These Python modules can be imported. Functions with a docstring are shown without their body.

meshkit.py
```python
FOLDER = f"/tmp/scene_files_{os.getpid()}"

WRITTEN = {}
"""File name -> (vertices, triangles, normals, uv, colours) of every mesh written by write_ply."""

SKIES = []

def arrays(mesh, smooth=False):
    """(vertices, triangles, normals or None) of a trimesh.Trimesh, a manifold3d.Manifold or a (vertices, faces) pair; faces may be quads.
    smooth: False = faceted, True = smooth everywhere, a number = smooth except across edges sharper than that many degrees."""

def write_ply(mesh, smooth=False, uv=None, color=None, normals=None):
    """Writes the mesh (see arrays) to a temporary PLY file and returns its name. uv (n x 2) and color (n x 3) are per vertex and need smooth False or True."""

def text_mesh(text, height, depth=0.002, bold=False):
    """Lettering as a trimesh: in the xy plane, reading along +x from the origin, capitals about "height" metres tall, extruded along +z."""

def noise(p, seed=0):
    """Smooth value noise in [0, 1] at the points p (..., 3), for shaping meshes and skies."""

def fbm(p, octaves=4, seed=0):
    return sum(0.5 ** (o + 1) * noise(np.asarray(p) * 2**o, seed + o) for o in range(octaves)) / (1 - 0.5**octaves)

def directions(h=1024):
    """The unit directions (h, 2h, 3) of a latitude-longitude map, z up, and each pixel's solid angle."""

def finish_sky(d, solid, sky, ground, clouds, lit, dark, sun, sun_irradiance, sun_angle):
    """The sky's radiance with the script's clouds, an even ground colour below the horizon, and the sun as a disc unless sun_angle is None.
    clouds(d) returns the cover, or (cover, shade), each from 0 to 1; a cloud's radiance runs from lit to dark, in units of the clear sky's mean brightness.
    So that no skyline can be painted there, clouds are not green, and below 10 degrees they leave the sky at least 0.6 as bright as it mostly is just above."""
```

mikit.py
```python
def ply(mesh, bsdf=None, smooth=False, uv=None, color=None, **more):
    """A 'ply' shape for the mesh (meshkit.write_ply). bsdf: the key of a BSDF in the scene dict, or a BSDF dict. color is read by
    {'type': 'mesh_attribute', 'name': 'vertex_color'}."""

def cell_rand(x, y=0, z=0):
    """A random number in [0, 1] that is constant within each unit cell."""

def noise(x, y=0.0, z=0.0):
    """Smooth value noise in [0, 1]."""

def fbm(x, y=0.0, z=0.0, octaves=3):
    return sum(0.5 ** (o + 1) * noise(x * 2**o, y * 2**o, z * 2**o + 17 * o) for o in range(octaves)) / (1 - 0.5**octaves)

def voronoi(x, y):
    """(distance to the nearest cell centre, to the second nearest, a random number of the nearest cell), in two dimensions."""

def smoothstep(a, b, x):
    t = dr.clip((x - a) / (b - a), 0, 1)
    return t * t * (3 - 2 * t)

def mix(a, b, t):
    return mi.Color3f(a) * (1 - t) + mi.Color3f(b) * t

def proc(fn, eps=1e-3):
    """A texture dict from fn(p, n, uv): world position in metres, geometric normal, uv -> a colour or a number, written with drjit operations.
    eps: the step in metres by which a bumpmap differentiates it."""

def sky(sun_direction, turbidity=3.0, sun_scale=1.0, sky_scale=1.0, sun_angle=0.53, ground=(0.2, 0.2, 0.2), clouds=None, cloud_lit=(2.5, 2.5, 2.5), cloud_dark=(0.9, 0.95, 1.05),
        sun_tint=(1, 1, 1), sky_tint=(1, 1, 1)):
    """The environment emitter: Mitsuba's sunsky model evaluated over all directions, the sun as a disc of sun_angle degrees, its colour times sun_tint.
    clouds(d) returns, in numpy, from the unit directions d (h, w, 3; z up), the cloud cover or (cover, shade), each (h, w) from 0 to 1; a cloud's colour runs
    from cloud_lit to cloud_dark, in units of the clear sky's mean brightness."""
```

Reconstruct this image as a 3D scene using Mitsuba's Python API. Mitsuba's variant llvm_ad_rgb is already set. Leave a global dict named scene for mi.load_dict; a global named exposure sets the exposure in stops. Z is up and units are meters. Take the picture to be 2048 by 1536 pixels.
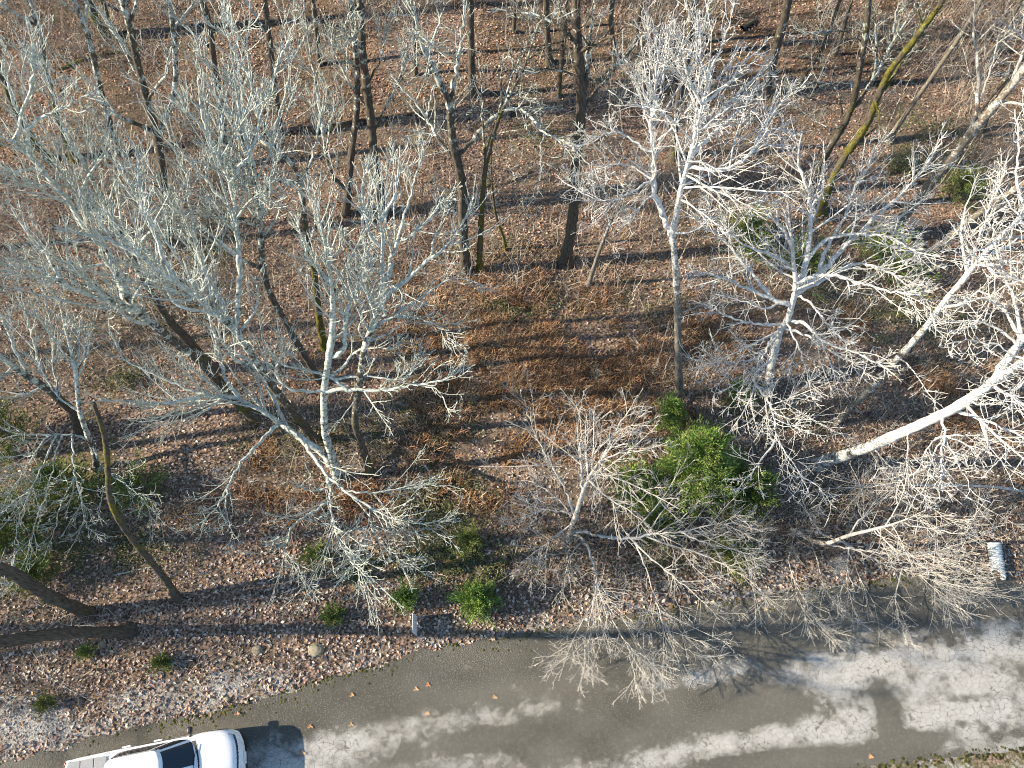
"""Winter woodland edge beside a cracked country lane, seen from a drone."""
import math
import numpy as np
import trimesh
import drjit as dr
import mitsuba as mi
import mikit
from mikit import noise, fbm, voronoi, cell_rand, smoothstep, mix
import meshkit

# ------------------------------------------------------------------ camera, sky, exposure
CAM = np.array([0.0, 0.0, 25.0])
PITCH = math.radians(63.0)
TX = 0.697                       # tangent of half the horizontal angle
F = 1024 / TX                    # focal length in photograph pixels
AX = np.array([0, math.cos(PITCH), -math.sin(PITCH)])
UP = np.array([0, math.sin(PITCH), math.cos(PITCH)])
T = mi.ScalarTransform4f
SUN_ELEV = math.radians(28.0)
SUN = [-math.cos(SUN_ELEV), -0.085, math.sin(SUN_ELEV)]
exposure = 3.05

scene, labels = {}, {}
scene['camera'] = {'type': 'perspective', 'fov': math.degrees(2 * math.atan(TX)), 'fov_axis': 'x',
                   'near_clip': 0.1, 'far_clip': 2000.0,
                   'to_world': T().look_at(origin=CAM.tolist(), target=(CAM + AX).tolist(), up=UP.tolist())}
scene['sky'] = mikit.sky(SUN, turbidity=3, sun_angle=0.6, sun_tint=(0.97, 1.06, 1.24))


# ------------------------------------------------------------------ geometry helpers
def rng_of(seed):
    return np.random.RandomState(seed)


def rays(px):
    px = np.atleast_2d(np.asarray(px, float))
    u, v = (px[:, 0] - 1024) / F, (768 - px[:, 1]) / F
    return np.array([1, 0, 0]) * u[:, None] + AX + UP * v[:, None]


def at(x, y, z=0.0):
    """The place at height z that stands at this spot of the photograph."""
    d = rays([(x, y)])[0]
    return CAM + d * ((z - CAM[2]) / d[2])


def proj(p):
    d = np.asarray(p, float) - CAM
    w = d @ AX
    return np.stack([1024 + F * d[..., 0] / w, 768 - F * (d @ UP) / w], -1)


def key_of(name):
    """The name, numbered if it is taken."""
    k, i = name, 0
    while k in scene or k in labels:
        i += 1
        k = f'{name}_{i:03d}'
    return k


def part_key(parent, name):
    return key_of(parent + '__' + name)


def thing(name, label, cat, group=None):
    k = key_of(name)
    labels[k] = {'label': label, 'category': cat}
    if group:
        labels[k]['group'] = group
    return k


def add(parent, name, mesh, bsdf, smooth=False, uv=None, color=None, label=None, kind=None):
    k = part_key(parent, name)
    scene[k] = mikit.ply(mesh, bsdf, smooth=smooth, uv=uv, color=color)
    if label or kind:
        labels[k] = {}
        if label:
            labels[k]['label'] = label
        if kind:
            labels[k]['kind'] = kind
    return k


def norm(a):
    return a / (np.linalg.norm(a, axis=-1, keepdims=True) + 1e-12)


def tubes(P, R, sides=3, U=None, bump=0.0, rng=None, cap=False):
    """Many tubes at once: P (N, K, 3), R (N, K), U (N, K, 2) -> vertices, triangles, uv."""
    N, K = R.shape
    t = np.empty_like(P)
    t[:, 1:-1] = P[:, 2:] - P[:, :-2]
    t[:, 0] = P[:, 1] - P[:, 0]
    t[:, -1] = P[:, -1] - P[:, -2]
    t = norm(t)
    m = norm(P[:, -1] - P[:, 0])
    ref = np.where(np.abs(m[:, 2:]) < 0.8, [[0, 0, 1.0]], [[1.0, 0.13, 0]])
    a = norm(np.cross(t, ref[:, None, :] + 0 * t))
    b = np.cross(t, a)
    ang = np.arange(sides) * 2 * np.pi / sides
    r = R[:, :, None] * np.ones(sides)
    if bump:
        r = r * (1 + bump * rng.uniform(-1, 1, r.shape))
    V = P[:, :, None, :] + r[..., None] * (np.cos(ang)[None, None, :, None] * a[:, :, None] + np.sin(ang)[None, None, :, None] * b[:, :, None])
    base = (np.arange(N) * K * sides)[:, None, None]
    i, j = np.meshgrid(np.arange(K - 1), np.arange(sides), indexing='ij')
    q = np.stack([i * sides + j, i * sides + (j + 1) % sides, (i + 1) * sides + (j + 1) % sides, (i + 1) * sides + j], -1).reshape(-1, 4)
    f = np.vstack([q[:, [0, 1, 2]], q[:, [0, 2, 3]]])
    Fc = (f[None] + base).reshape(-1, 3)
    uv = None if U is None else np.repeat(U[:, :, None, :], sides, 2).reshape(-1, 2)
    V = V.reshape(-1, 3)
    if cap:
        end = P[:, -1]
        n0 = len(V)
        V = np.vstack([V, end])
        jj = np.arange(sides)
        last = (np.arange(N) * K * sides + (K - 1) * sides)
        cf = np.stack([last[:, None] + jj, last[:, None] + (jj + 1) % sides, (n0 + np.arange(N))[:, None] + 0 * jj], -1).reshape(-1, 3)
        Fc = np.vstack([Fc, cf])
        if uv is not None:
            uv = np.vstack([uv, U[:, -1]])
    return V, Fc, uv


def join(parts):
    V, Fc, U, n = [], [], [], 0
    for v, f, u in parts:
        V.append(v)
        Fc.append(f + n)
        U.append(u)
        n += len(v)
    return np.vstack(V), np.vstack(Fc), (None if U[0] is None else np.vstack(U))


def smooth_path(p, times=2):
    p = np.asarray(p, float)
    for _ in range(times if len(p) > 2 else 0):
        q = np.empty((2 * len(p) - 2, p.shape[1]))
        q[0::2] = 0.75 * p[:-1] + 0.25 * p[1:]
        q[1::2] = 0.25 * p[:-1] + 0.75 * p[1:]
        p = np.vstack([p[:1], q, p[-1:]])
    return p


def resample(p, ds=None, n=None):
    d = np.concatenate([[0], np.cumsum(np.linalg.norm(np.diff(p, axis=0), axis=1))])
    n = n or max(3, int(d[-1] / ds) + 2)
    s = np.linspace(0, d[-1], n)
    return np.stack([np.interp(s, d, p[:, k]) for k in range(3)], 1), d[-1]


# ------------------------------------------------------------------ the lie of the land
ROAD_TOP = [(-900, 1720), (-300, 1600), (0, 1530), (90, 1503), (180, 1482), (330, 1443), (420, 1428), (480, 1408), (560, 1388), (640, 1362), (700, 1343), (760, 1336), (812, 1312), (850, 1296), (900, 1290),
            (960, 1282), (1030, 1270), (1120, 1256), (1200, 1240), (1300, 1222), (1400, 1208), (1500, 1196), (1600, 1181), (1700, 1170), (1800, 1156), (1900, 1146), (1960, 1144), (2048, 1168), (2300, 1150), (3000, 1070)]
ROAD_LOW = [(-900, 2110), (0, 1850), (1000, 1640), (1440, 1572), (1730, 1535), (1880, 1513), (2048, 1497), (2400, 1450), (3000, 1370)]
TOP = np.array([at(*p)[:2] for p in ROAD_TOP])
LOW = np.array([at(*p)[:2] for p in ROAD_LOW])


def road_top_y(x):
    return np.interp(x, TOP[:, 0], TOP[:, 1])


def road_low_y(x):
    return np.interp(x, LOW[:, 0], LOW[:, 1])


def ground_z(x, y):
    x, y = np.asarray(x, float), np.asarray(y, float)
    d = np.maximum(y - road_top_y(x), road_low_y(x) - y)
    grow = np.clip(d / 5, 0, 1)
    p = np.stack([x * 0.35, y * 0.35, 0 * x], -1)
    q = np.stack([x * 1.9, y * 1.9, 0 * x + 3], -1)
    return -0.03 + 0.03 * np.clip(d * 3, 0, 1) + grow * (0.45 * (meshkit.fbm(p, 2, 5) - 0.5)) + np.clip(d, 0, 1) * 0.10 * (meshkit.fbm(q, 2, 9) - 0.5)


def on_ground(x, y):
    p = at(x, y)
    for _ in range(3):
        p = at(x, y, float(ground_z(p[0], p[1])))
    return p


# ------------------------------------------------------------------ materials
def tex(fn, **k):
    return mikit.proc(fn, **k)


def bark_fn(dark, mid, lich, pale, moss):
    def fn(p, n, uv):
        big = noise(p.x * 5, p.y * 5, p.z * 5)
        fine = noise(p.x * 26, p.y * 26, p.z * 14)
        streak = noise(p.x * 40 + 5, p.y * 40, p.z * 5)
        l = smoothstep(0.38, 0.62, 0.55 * big + 0.45 * fine + (uv.x - 0.5) * 1.3)
        base = mix(dark, mid, streak)
        top = mix(lich, pale, smoothstep(0.3, 0.7, noise(p.x * 17 + 9, p.y * 17, p.z * 17)))
        c = mix(base, top, l)
        m = smoothstep(0.5, 0.72, noise(p.x * 4.3 + 40, p.y * 4.3, p.z * 1.9) * 0.55 + streak * 0.3 + fine * 0.15 + uv.y - 0.62)
        return mix(c, mi.Color3f(moss) * (0.35 + 1.1 * fine), m * 0.9)
    return fn


MOSS = (0.13, 0.125, 0.025)
scene['bark_lichen'] = {'type': 'diffuse', 'reflectance': tex(bark_fn((0.05, 0.042, 0.034), (0.15, 0.13, 0.105), (0.38, 0.415, 0.37), (0.60, 0.63, 0.58), MOSS))}
scene['bark_white'] = {'type': 'diffuse', 'reflectance': tex(bark_fn((0.10, 0.092, 0.08), (0.26, 0.245, 0.22), (0.50, 0.50, 0.475), (0.70, 0.695, 0.675), MOSS))}
scene['bark_tan'] = {'type': 'diffuse', 'reflectance': tex(bark_fn((0.11, 0.098, 0.08), (0.25, 0.22, 0.18), (0.40, 0.375, 0.335), (0.56, 0.54, 0.50), MOSS))}
BARKS = {'L': 'bark_lichen', 'W': 'bark_white', 'T': 'bark_tan'}


def vcol(name, rough=None):
    scene[name] = {'type': 'twosided', 'b': {'type': 'diffuse', 'reflectance': {'type': 'mesh_attribute', 'name': 'vertex_color'}}}


vcol('leaf_colours')
scene['needle_colours'] = {'type': 'twosided', 'b': {'type': 'diffuse', 'reflectance': {'type': 'mesh_attribute', 'name': 'vertex_color'}}}


def ground_fn(p, n, uv):
    """uv: how gravelly and how green the soil is here."""
    x, y = p.x, p.y
    f1, f2, w = voronoi(x * 11, y * 11)
    g1, g2, w2 = voronoi(x * 23 + 7, y * 23)
    big = noise(x * 0.45, y * 0.45, 2.0)
    med = noise(x * 1.7, y * 1.7, 5.0)
    leaf = mix((0.12, 0.083, 0.062), (0.36, 0.265, 0.205), w)
    leaf = mix(leaf, (0.34, 0.25, 0.19), smoothstep(0.6, 1.0, w2) * 0.7)
    leaf = mix(leaf, (0.04, 0.031, 0.025), smoothstep(0.3, 0.7, f1) * 0.85)
    duff = mix((0.075, 0.06, 0.045), (0.21, 0.165, 0.125), w2)
    c = mix(leaf, duff, smoothstep(0.38, 0.62, med * 0.5 + big * 0.5))
    green = mix((0.05, 0.06, 0.022), (0.16, 0.165, 0.07), w2)
    c = mix(c, green, smoothstep(0.35, 0.75, uv.y * 0.9 + (med - 0.5) * 0.7) * 0.75)
    stone = mix((0.17, 0.16, 0.148), (0.46, 0.45, 0.43), w2)
    stone = mix(stone, (0.10, 0.09, 0.08), smoothstep(0.45, 0.8, g1) * 0.7)
    return mix(c, stone, smoothstep(0.25, 0.8, uv.x + (med - 0.5) * 0.6 + (w - 0.5) * 0.5))


scene['ground_soil'] = {'type': 'diffuse', 'reflectance': tex(ground_fn)}

# worn and dark zones of the lane: (x, y of the photograph's ground, half sizes in metres along and across, strength)
RDIR = norm(at(1900, 1340)[:2] - at(500, 1560)[:2])
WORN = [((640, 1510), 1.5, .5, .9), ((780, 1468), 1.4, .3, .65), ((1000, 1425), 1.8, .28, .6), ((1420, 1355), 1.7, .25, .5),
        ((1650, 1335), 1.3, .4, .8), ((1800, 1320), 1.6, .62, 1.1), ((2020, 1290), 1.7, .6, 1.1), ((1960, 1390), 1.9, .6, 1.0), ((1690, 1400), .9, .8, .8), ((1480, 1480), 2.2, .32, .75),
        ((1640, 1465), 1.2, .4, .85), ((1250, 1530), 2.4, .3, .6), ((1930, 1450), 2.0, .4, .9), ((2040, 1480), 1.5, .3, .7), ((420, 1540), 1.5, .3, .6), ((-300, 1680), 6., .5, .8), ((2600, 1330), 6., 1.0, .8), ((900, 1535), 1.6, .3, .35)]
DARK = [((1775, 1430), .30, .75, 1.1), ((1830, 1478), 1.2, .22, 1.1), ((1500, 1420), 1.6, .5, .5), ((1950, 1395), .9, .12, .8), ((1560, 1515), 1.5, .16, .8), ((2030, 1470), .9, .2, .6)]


def road_fn(p, n, uv):
    x, y = p.x, p.y
    s = x * RDIR[0] + y * RDIR[1]
    q = y * RDIR[0] - x * RDIR[1]
    wob = fbm(s * 0.8, q * 2.0, 1.0, 4) - 0.5
    fine = noise(s * 9, q * 9, 4.0) - 0.5
    m = mi.Float(0)
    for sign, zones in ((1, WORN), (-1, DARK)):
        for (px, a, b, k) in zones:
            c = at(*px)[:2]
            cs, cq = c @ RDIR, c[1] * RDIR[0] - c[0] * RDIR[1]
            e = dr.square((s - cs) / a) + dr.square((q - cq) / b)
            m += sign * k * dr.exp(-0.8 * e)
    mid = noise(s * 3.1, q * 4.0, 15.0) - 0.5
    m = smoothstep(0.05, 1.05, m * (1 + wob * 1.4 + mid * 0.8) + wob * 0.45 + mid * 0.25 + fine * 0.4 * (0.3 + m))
    wx, wy = noise(s * 6, q * 6, 7.0), noise(s * 6, q * 6, 9.0)
    f1, f2, w = voronoi(s * 5.2 + wx * 0.9, q * 7.0 + wy * 0.9)
    crack = 1 - smoothstep(0.015, 0.10, f2 - f1)
    grit = noise(s * 60, q * 60, 3.0)
    speck = smoothstep(0.86, 0.95, cell_rand(dr.floor(s * 55), dr.floor(q * 55), 3))
    cloud = noise(s * 0.8, q * 1.6, 12.0)
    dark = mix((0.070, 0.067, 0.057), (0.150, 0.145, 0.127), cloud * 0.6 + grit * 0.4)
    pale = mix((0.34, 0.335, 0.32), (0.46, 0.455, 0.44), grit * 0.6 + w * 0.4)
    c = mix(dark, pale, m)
    c = mix(c, (0.40, 0.39, 0.36), speck * 0.30)
    c = mix(c, (0.10, 0.095, 0.08), crack * smoothstep(0.0, 0.3, m) * (0.5 + 0.45 * noise(s * 1.1, q * 1.1, 31.0)))
    c = mix(c, (0.30, 0.29, 0.265), (1 - crack) * smoothstep(0.0, 0.15, m) * (1 - m) * smoothstep(0.4, 0.9, w) * 0.9)
    return c


def road_bump(p, n, uv):
    s = p.x * RDIR[0] + p.y * RDIR[1]
    q = p.y * RDIR[0] - p.x * RDIR[1]
    return noise(s * 45, q * 45, 3.0)


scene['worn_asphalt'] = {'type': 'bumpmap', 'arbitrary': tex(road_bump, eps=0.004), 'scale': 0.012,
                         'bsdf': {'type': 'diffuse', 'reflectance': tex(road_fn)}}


def plain(name, rgb, rough=0.5, metallic=0.0, spec=0.5, clearcoat=0.0):
    scene[name] = {'type': 'twosided', 'b': {'type': 'principled', 'base_color': {'type': 'rgb', 'value': list(rgb)}, 'roughness': rough, 'metallic': metallic, 'specular': spec, 'clearcoat': clearcoat, 'clearcoat_gloss': 0.9}}


plain('white_paint', (0.80, 0.81, 0.82), 0.28, 0, 0.5, 0.8)
plain('car_glass', (0.012, 0.016, 0.022), 0.05, 0, 0.75)
plain('black_plastic', (0.02, 0.02, 0.022), 0.45)
plain('tyre_rubber', (0.025, 0.025, 0.025), 0.8)
plain('alloy', (0.55, 0.56, 0.58), 0.3, 0.9)
plain('lamp_lens', (0.5, 0.52, 0.55), 0.12, 0.3)
plain('red_lens', (0.35, 0.02, 0.02), 0.15)
plain('plate_white', (0.75, 0.77, 0.78), 0.4)


def cover_fn(p, n, uv):
    return mix((0.20, 0.215, 0.23), (0.27, 0.285, 0.30), noise(p.x * 7, p.y * 7, p.z * 7))


scene['bed_cover_vinyl'] = {'type': 'twosided', 'b': {'type': 'principled', 'base_color': tex(cover_fn), 'roughness': 0.5}}


def pipe_fn(p, n, uv):
    dirt = smoothstep(0.45, 0.75, fbm(p.x * 7, p.y * 7, p.z * 7, 3))
    return mix((0.47, 0.53, 0.57), (0.40, 0.42, 0.41), dirt * 0.5)


scene['pipe_skin'] = {'type': 'twosided', 'b': {'type': 'diffuse', 'reflectance': tex(pipe_fn)}}


def sign_fn(p, n, uv):
    return mix((0.70, 0.72, 0.74), (0.60, 0.62, 0.63), noise(p.x * 9, p.y * 9, p.z * 9))


scene['sign_paint'] = {'type': 'diffuse', 'reflectance': tex(sign_fn)}


def rock_fn(p, n, uv):
    return mix((0.16, 0.145, 0.10), (0.36, 0.33, 0.25), fbm(p.x * 8, p.y * 8, p.z * 8, 3))


scene['rock_stone'] = {'type': 'diffuse', 'reflectance': tex(rock_fn)}

# ------------------------------------------------------------------ ground sheet and lane
def axis(lo, hi, step, far):
    mid = np.arange(lo, hi + step / 2, step)
    out = step * 1.0 * np.cumsum(1.35 ** np.arange(1, 24))
    out = out[out < far]
    return np.concatenate([(lo - out)[::-1], mid, hi + out])


def zone_masks(x, y):
    """(gravel, green) of the soil at these places."""
    d = y - road_top_y(x)
    p = np.stack([x * 0.8, y * 0.8, 0 * x], -1)
    n1 = meshkit.fbm(p, 3, 21)
    grav = np.exp(-np.clip(d, 0, None) / 0.55) * 0.62 * (n1 + 0.35)
    for (px, rx, ry, k) in [((40, 1450), 2.6, .7, 1.0), ((330, 1405), 1.8, .6, .95), ((450, 1372), 1.2, .5, .9), ((560, 1352), .7, .4, .7), ((880, 1265), .32, .45, .9), ((1320, 1180), .4, .5, .7), ((1440, 1150), .5, .6, .75),
                            ((1680, 1135), .5, .45, 1.0), ((1560, 1150), .4, .4, .7), ((1200, 1215), .5, .4, .6), ((-200, 1480), 3, .8, .7), ((1850, 1110), 1.2, .5, .35)]:
        c = on_ground(*px)
        grav = np.maximum(grav, k * np.exp(-((x - c[0]) / rx) ** 2 - ((y - c[1]) / ry) ** 2) * (0.6 + 0.8 * n1))
    low = road_low_y(x) - y
    grav = np.where(low > 0, 0.5 * n1 + 0.12, grav)
    green = 0.5 * (meshkit.fbm(np.stack([x * 0.25, y * 0.25, 0 * x + 3], -1), 3, 33) - 0.35)
    for (px, rx, ry, k) in [((870, 650), 2.5, 1.6, .55), ((1040, 600), 2.0, 1.0, .6), ((860, 850), 1.8, 1.6, .6), ((880, 1010), 2.2, 1.6, .75), ((900, 1120), 1.9, 1.2, .8), ((560, 880), 2., 1.5, .4), ((120, 1000), 3.5, 4., .7), ((1800, 640), 2.6, 1.6, .8), ((1280, 610), 2.5, 1.4, .5),
                            ((1850, 290), 2.6, 2.5, .6), ((1580, 500), 3.4, 2.4, .5), ((1500, 980), 2.0, 2.0, .5), ((330, 640), 3.0, 2.0, .3)]:
        c = on_ground(*px)
        green = np.maximum(green, k * np.exp(-((x - c[0]) / rx) ** 2 - ((y - c[1]) / ry) ** 2))
    green = np.where((low > 0) & (low < 0.5), 0.8, green)
    return np.clip(grav, 0, 1), np.clip(green, 0, 1)


gx, gy = axis(-34, 36, 0.36, 500), axis(-6, 42, 0.36, 500)
X, Y = np.meshgrid(gx, gy)
jr = rng_of(1)
V = np.stack([X.ravel(), Y.ravel(), ground_z(X, Y).ravel()], 1)
ny, nx = X.shape
i, j = np.meshgrid(np.arange(ny - 1), np.arange(nx - 1), indexing='ij')
q = np.stack([i * nx + j, i * nx + j + 1, (i + 1) * nx + j + 1, (i + 1) * nx + j], -1).reshape(-1, 4)
gr, ge = zone_masks(V[:, 0], V[:, 1])
scene['ground'] = mikit.ply((V, np.vstack([q[:, [0, 1, 2]], q[:, [0, 2, 3]]])), 'ground_soil', smooth=True, uv=np.stack([gr, ge], 1))
labels['ground'] = {'kind': 'structure'}

rr = rng_of(2)
xs = np.concatenate([np.linspace(-60, -18, 30)[:-1], np.arange(-18, 22, 0.06), np.linspace(22, 70, 30)])
edge = (meshkit.fbm(np.stack([xs * 3.1, 0 * xs, 0 * xs], -1), 3, 41) - 0.5) * 0.32 + (meshkit.noise(np.stack([xs * 11, 0 * xs, 0 * xs], -1), 43) - 0.5) * 0.07
yt = road_top_y(xs) + edge
yl = road_low_y(xs) + (meshkit.fbm(np.stack([xs * 2.1, 0 * xs, 0 * xs + 7], -1), 3, 47) - 0.5) * 0.2
cols = np.array([0, 0.0, 0.004, 0.25, 0.5, 0.75, 0.996, 1.0, 1.0])
zz = np.array([-0.08, 0.004, 0.012, 0.022, 0.03, 0.022, 0.012, 0.004, -0.08])
V = np.stack([np.repeat(xs, 9), (yl[:, None] + (yt - yl)[:, None] * cols).ravel(), np.tile(zz, len(xs))], 1)
i, j = np.meshgrid(np.arange(len(xs) - 1), np.arange(8), indexing='ij')
q = np.stack([i * 9 + j, (i + 1) * 9 + j, (i + 1) * 9 + j + 1, i * 9 + j + 1], -1).reshape(-1, 4)
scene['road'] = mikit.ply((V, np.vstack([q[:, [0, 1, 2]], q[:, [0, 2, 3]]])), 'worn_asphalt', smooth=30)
labels['road'] = {'kind': 'structure'}

# ------------------------------------------------------------------ trees
def grow(P, R, U, per, rng, length, lr=(0.6, 1.25), tmin=0.15, tmax=0.98, ang=(35, 65), up=0.25, wob=0.18, K=4, rr=0.55, r1=0.004, taper=0.75, tone=0.04, flat=0.0):
    """Side shoots on every path of P (N, K0, 3). per: shoots per path (N,) ; length: their length (N,) at the foot of the path."""
    N, K0, _ = P.shape
    per = np.asarray(np.broadcast_to(per, (N,)))
    cnt = np.floor(per + rng.uniform(0, 1, N)).astype(int)
    idx = np.repeat(np.arange(N), cnt)
    M = len(idx)
    if M == 0:
        return np.zeros((0, K, 3)), np.zeros((0, K)), np.zeros((0, K, 2))
    t = tmin + (tmax - tmin) * rng.uniform(0, 1, M) ** 0.85
    f = t * (K0 - 1)
    i0 = np.minimum(f.astype(int), K0 - 2)
    w = (f - i0)[:, None]
    a, b = P[idx, i0], P[idx, i0 + 1]
    start = a + (b - a) * w
    tan = norm(b - a)
    rp = R[idx, i0] * (1 - w[:, 0]) + R[idx, i0 + 1] * w[:, 0]
    u0 = U[idx, i0] * (1 - w) + U[idx, i0 + 1] * w
    perp = norm(np.cross(tan, rng.normal(0, 1, (M, 3)) * [1, 1, 1 - flat]))
    al = np.radians(rng.uniform(ang[0], ang[1], M))[:, None]
    d = norm(np.cos(al) * tan + np.sin(al) * perp)
    L = np.broadcast_to(length, (N,))[idx] * rng.uniform(lr[0], lr[1], M) * (1 - taper * t)
    Q = np.empty((M, K, 3))
    Q[:, 0] = start
    step = (L / (K - 1))[:, None]
    bend = rng.normal(0, wob * 2.6, (M, 3)) / (K - 1)
    for k in range(1, K):
        d = norm(d + np.array([0, 0, up]) * 1.6 / (K - 1) + bend + rng.normal(0, wob * .35, (M, 3)))
        Q[:, k] = Q[:, k - 1] + d * step
    r0 = np.minimum(rp * rr, 0.016 * L + 0.004)
    s = np.linspace(0, 1, K)
    Rq = np.maximum(r0, r1)[:, None] * (1 - s) + r1 * s
    Uq = np.repeat(u0[:, None, :], K, 1)
    Uq[..., 0] += tone + 0.0 * s
    Uq[..., 1] -= 0.12
    return Q, Rq, Uq


STYLE = {  # shoots per metre and relative length, order by order; upward sweep, angles, waviness, finest radius
    'L': dict(bark='L', p1=2.3, p2=2.9, p3=2.1, p4=0.7, f1=.68, f2=.56, f3=.60, up=.46, ang=(22, 55), wob=.17, r=.0092),
    'W': dict(bark='W', p1=2.5, p2=3.1, p3=2.2, p4=0.7, f1=.66, f2=.60, f3=.62, up=.30, ang=(25, 62), wob=.22, r=.0090),
    'S': dict(bark='W', p1=1.9, p2=2.6, p3=2.2, p4=0.5, f1=.58, f2=.66, f3=.64, up=.32, ang=(35, 75), wob=.34, r=.0098),
    'T': dict(bark='T', p1=2.4, p2=2.8, p3=2.2, p4=0.8, f1=.78, f2=.64, f3=.58, up=.14, ang=(24, 66), wob=.18, r=.0076),
    'D': dict(bark='L', p1=1.8, p2=2.6, p3=2.4, p4=0.7, f1=.54, f2=.58, f3=.58, up=.24, ang=(30, 65), wob=.22, r=.0080),
}
N_TREES = [0]


def trace(pts, base_xy):
    """The 3D path of a stem whose picture runs through pts: each point is where the line of sight passes nearest to the upright over the point before."""
    out, cur = [], np.array(base_xy, float)
    for p in pts:
        if len(p) == 3:
            out.append(at(*p))
        else:
            d = rays([p])[0]
            h = d[:2]
            t = ((cur - CAM[:2]) @ h) / (h @ h)
            out.append(CAM + d * t)
        cur = out[-1][:2]
    return out


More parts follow.
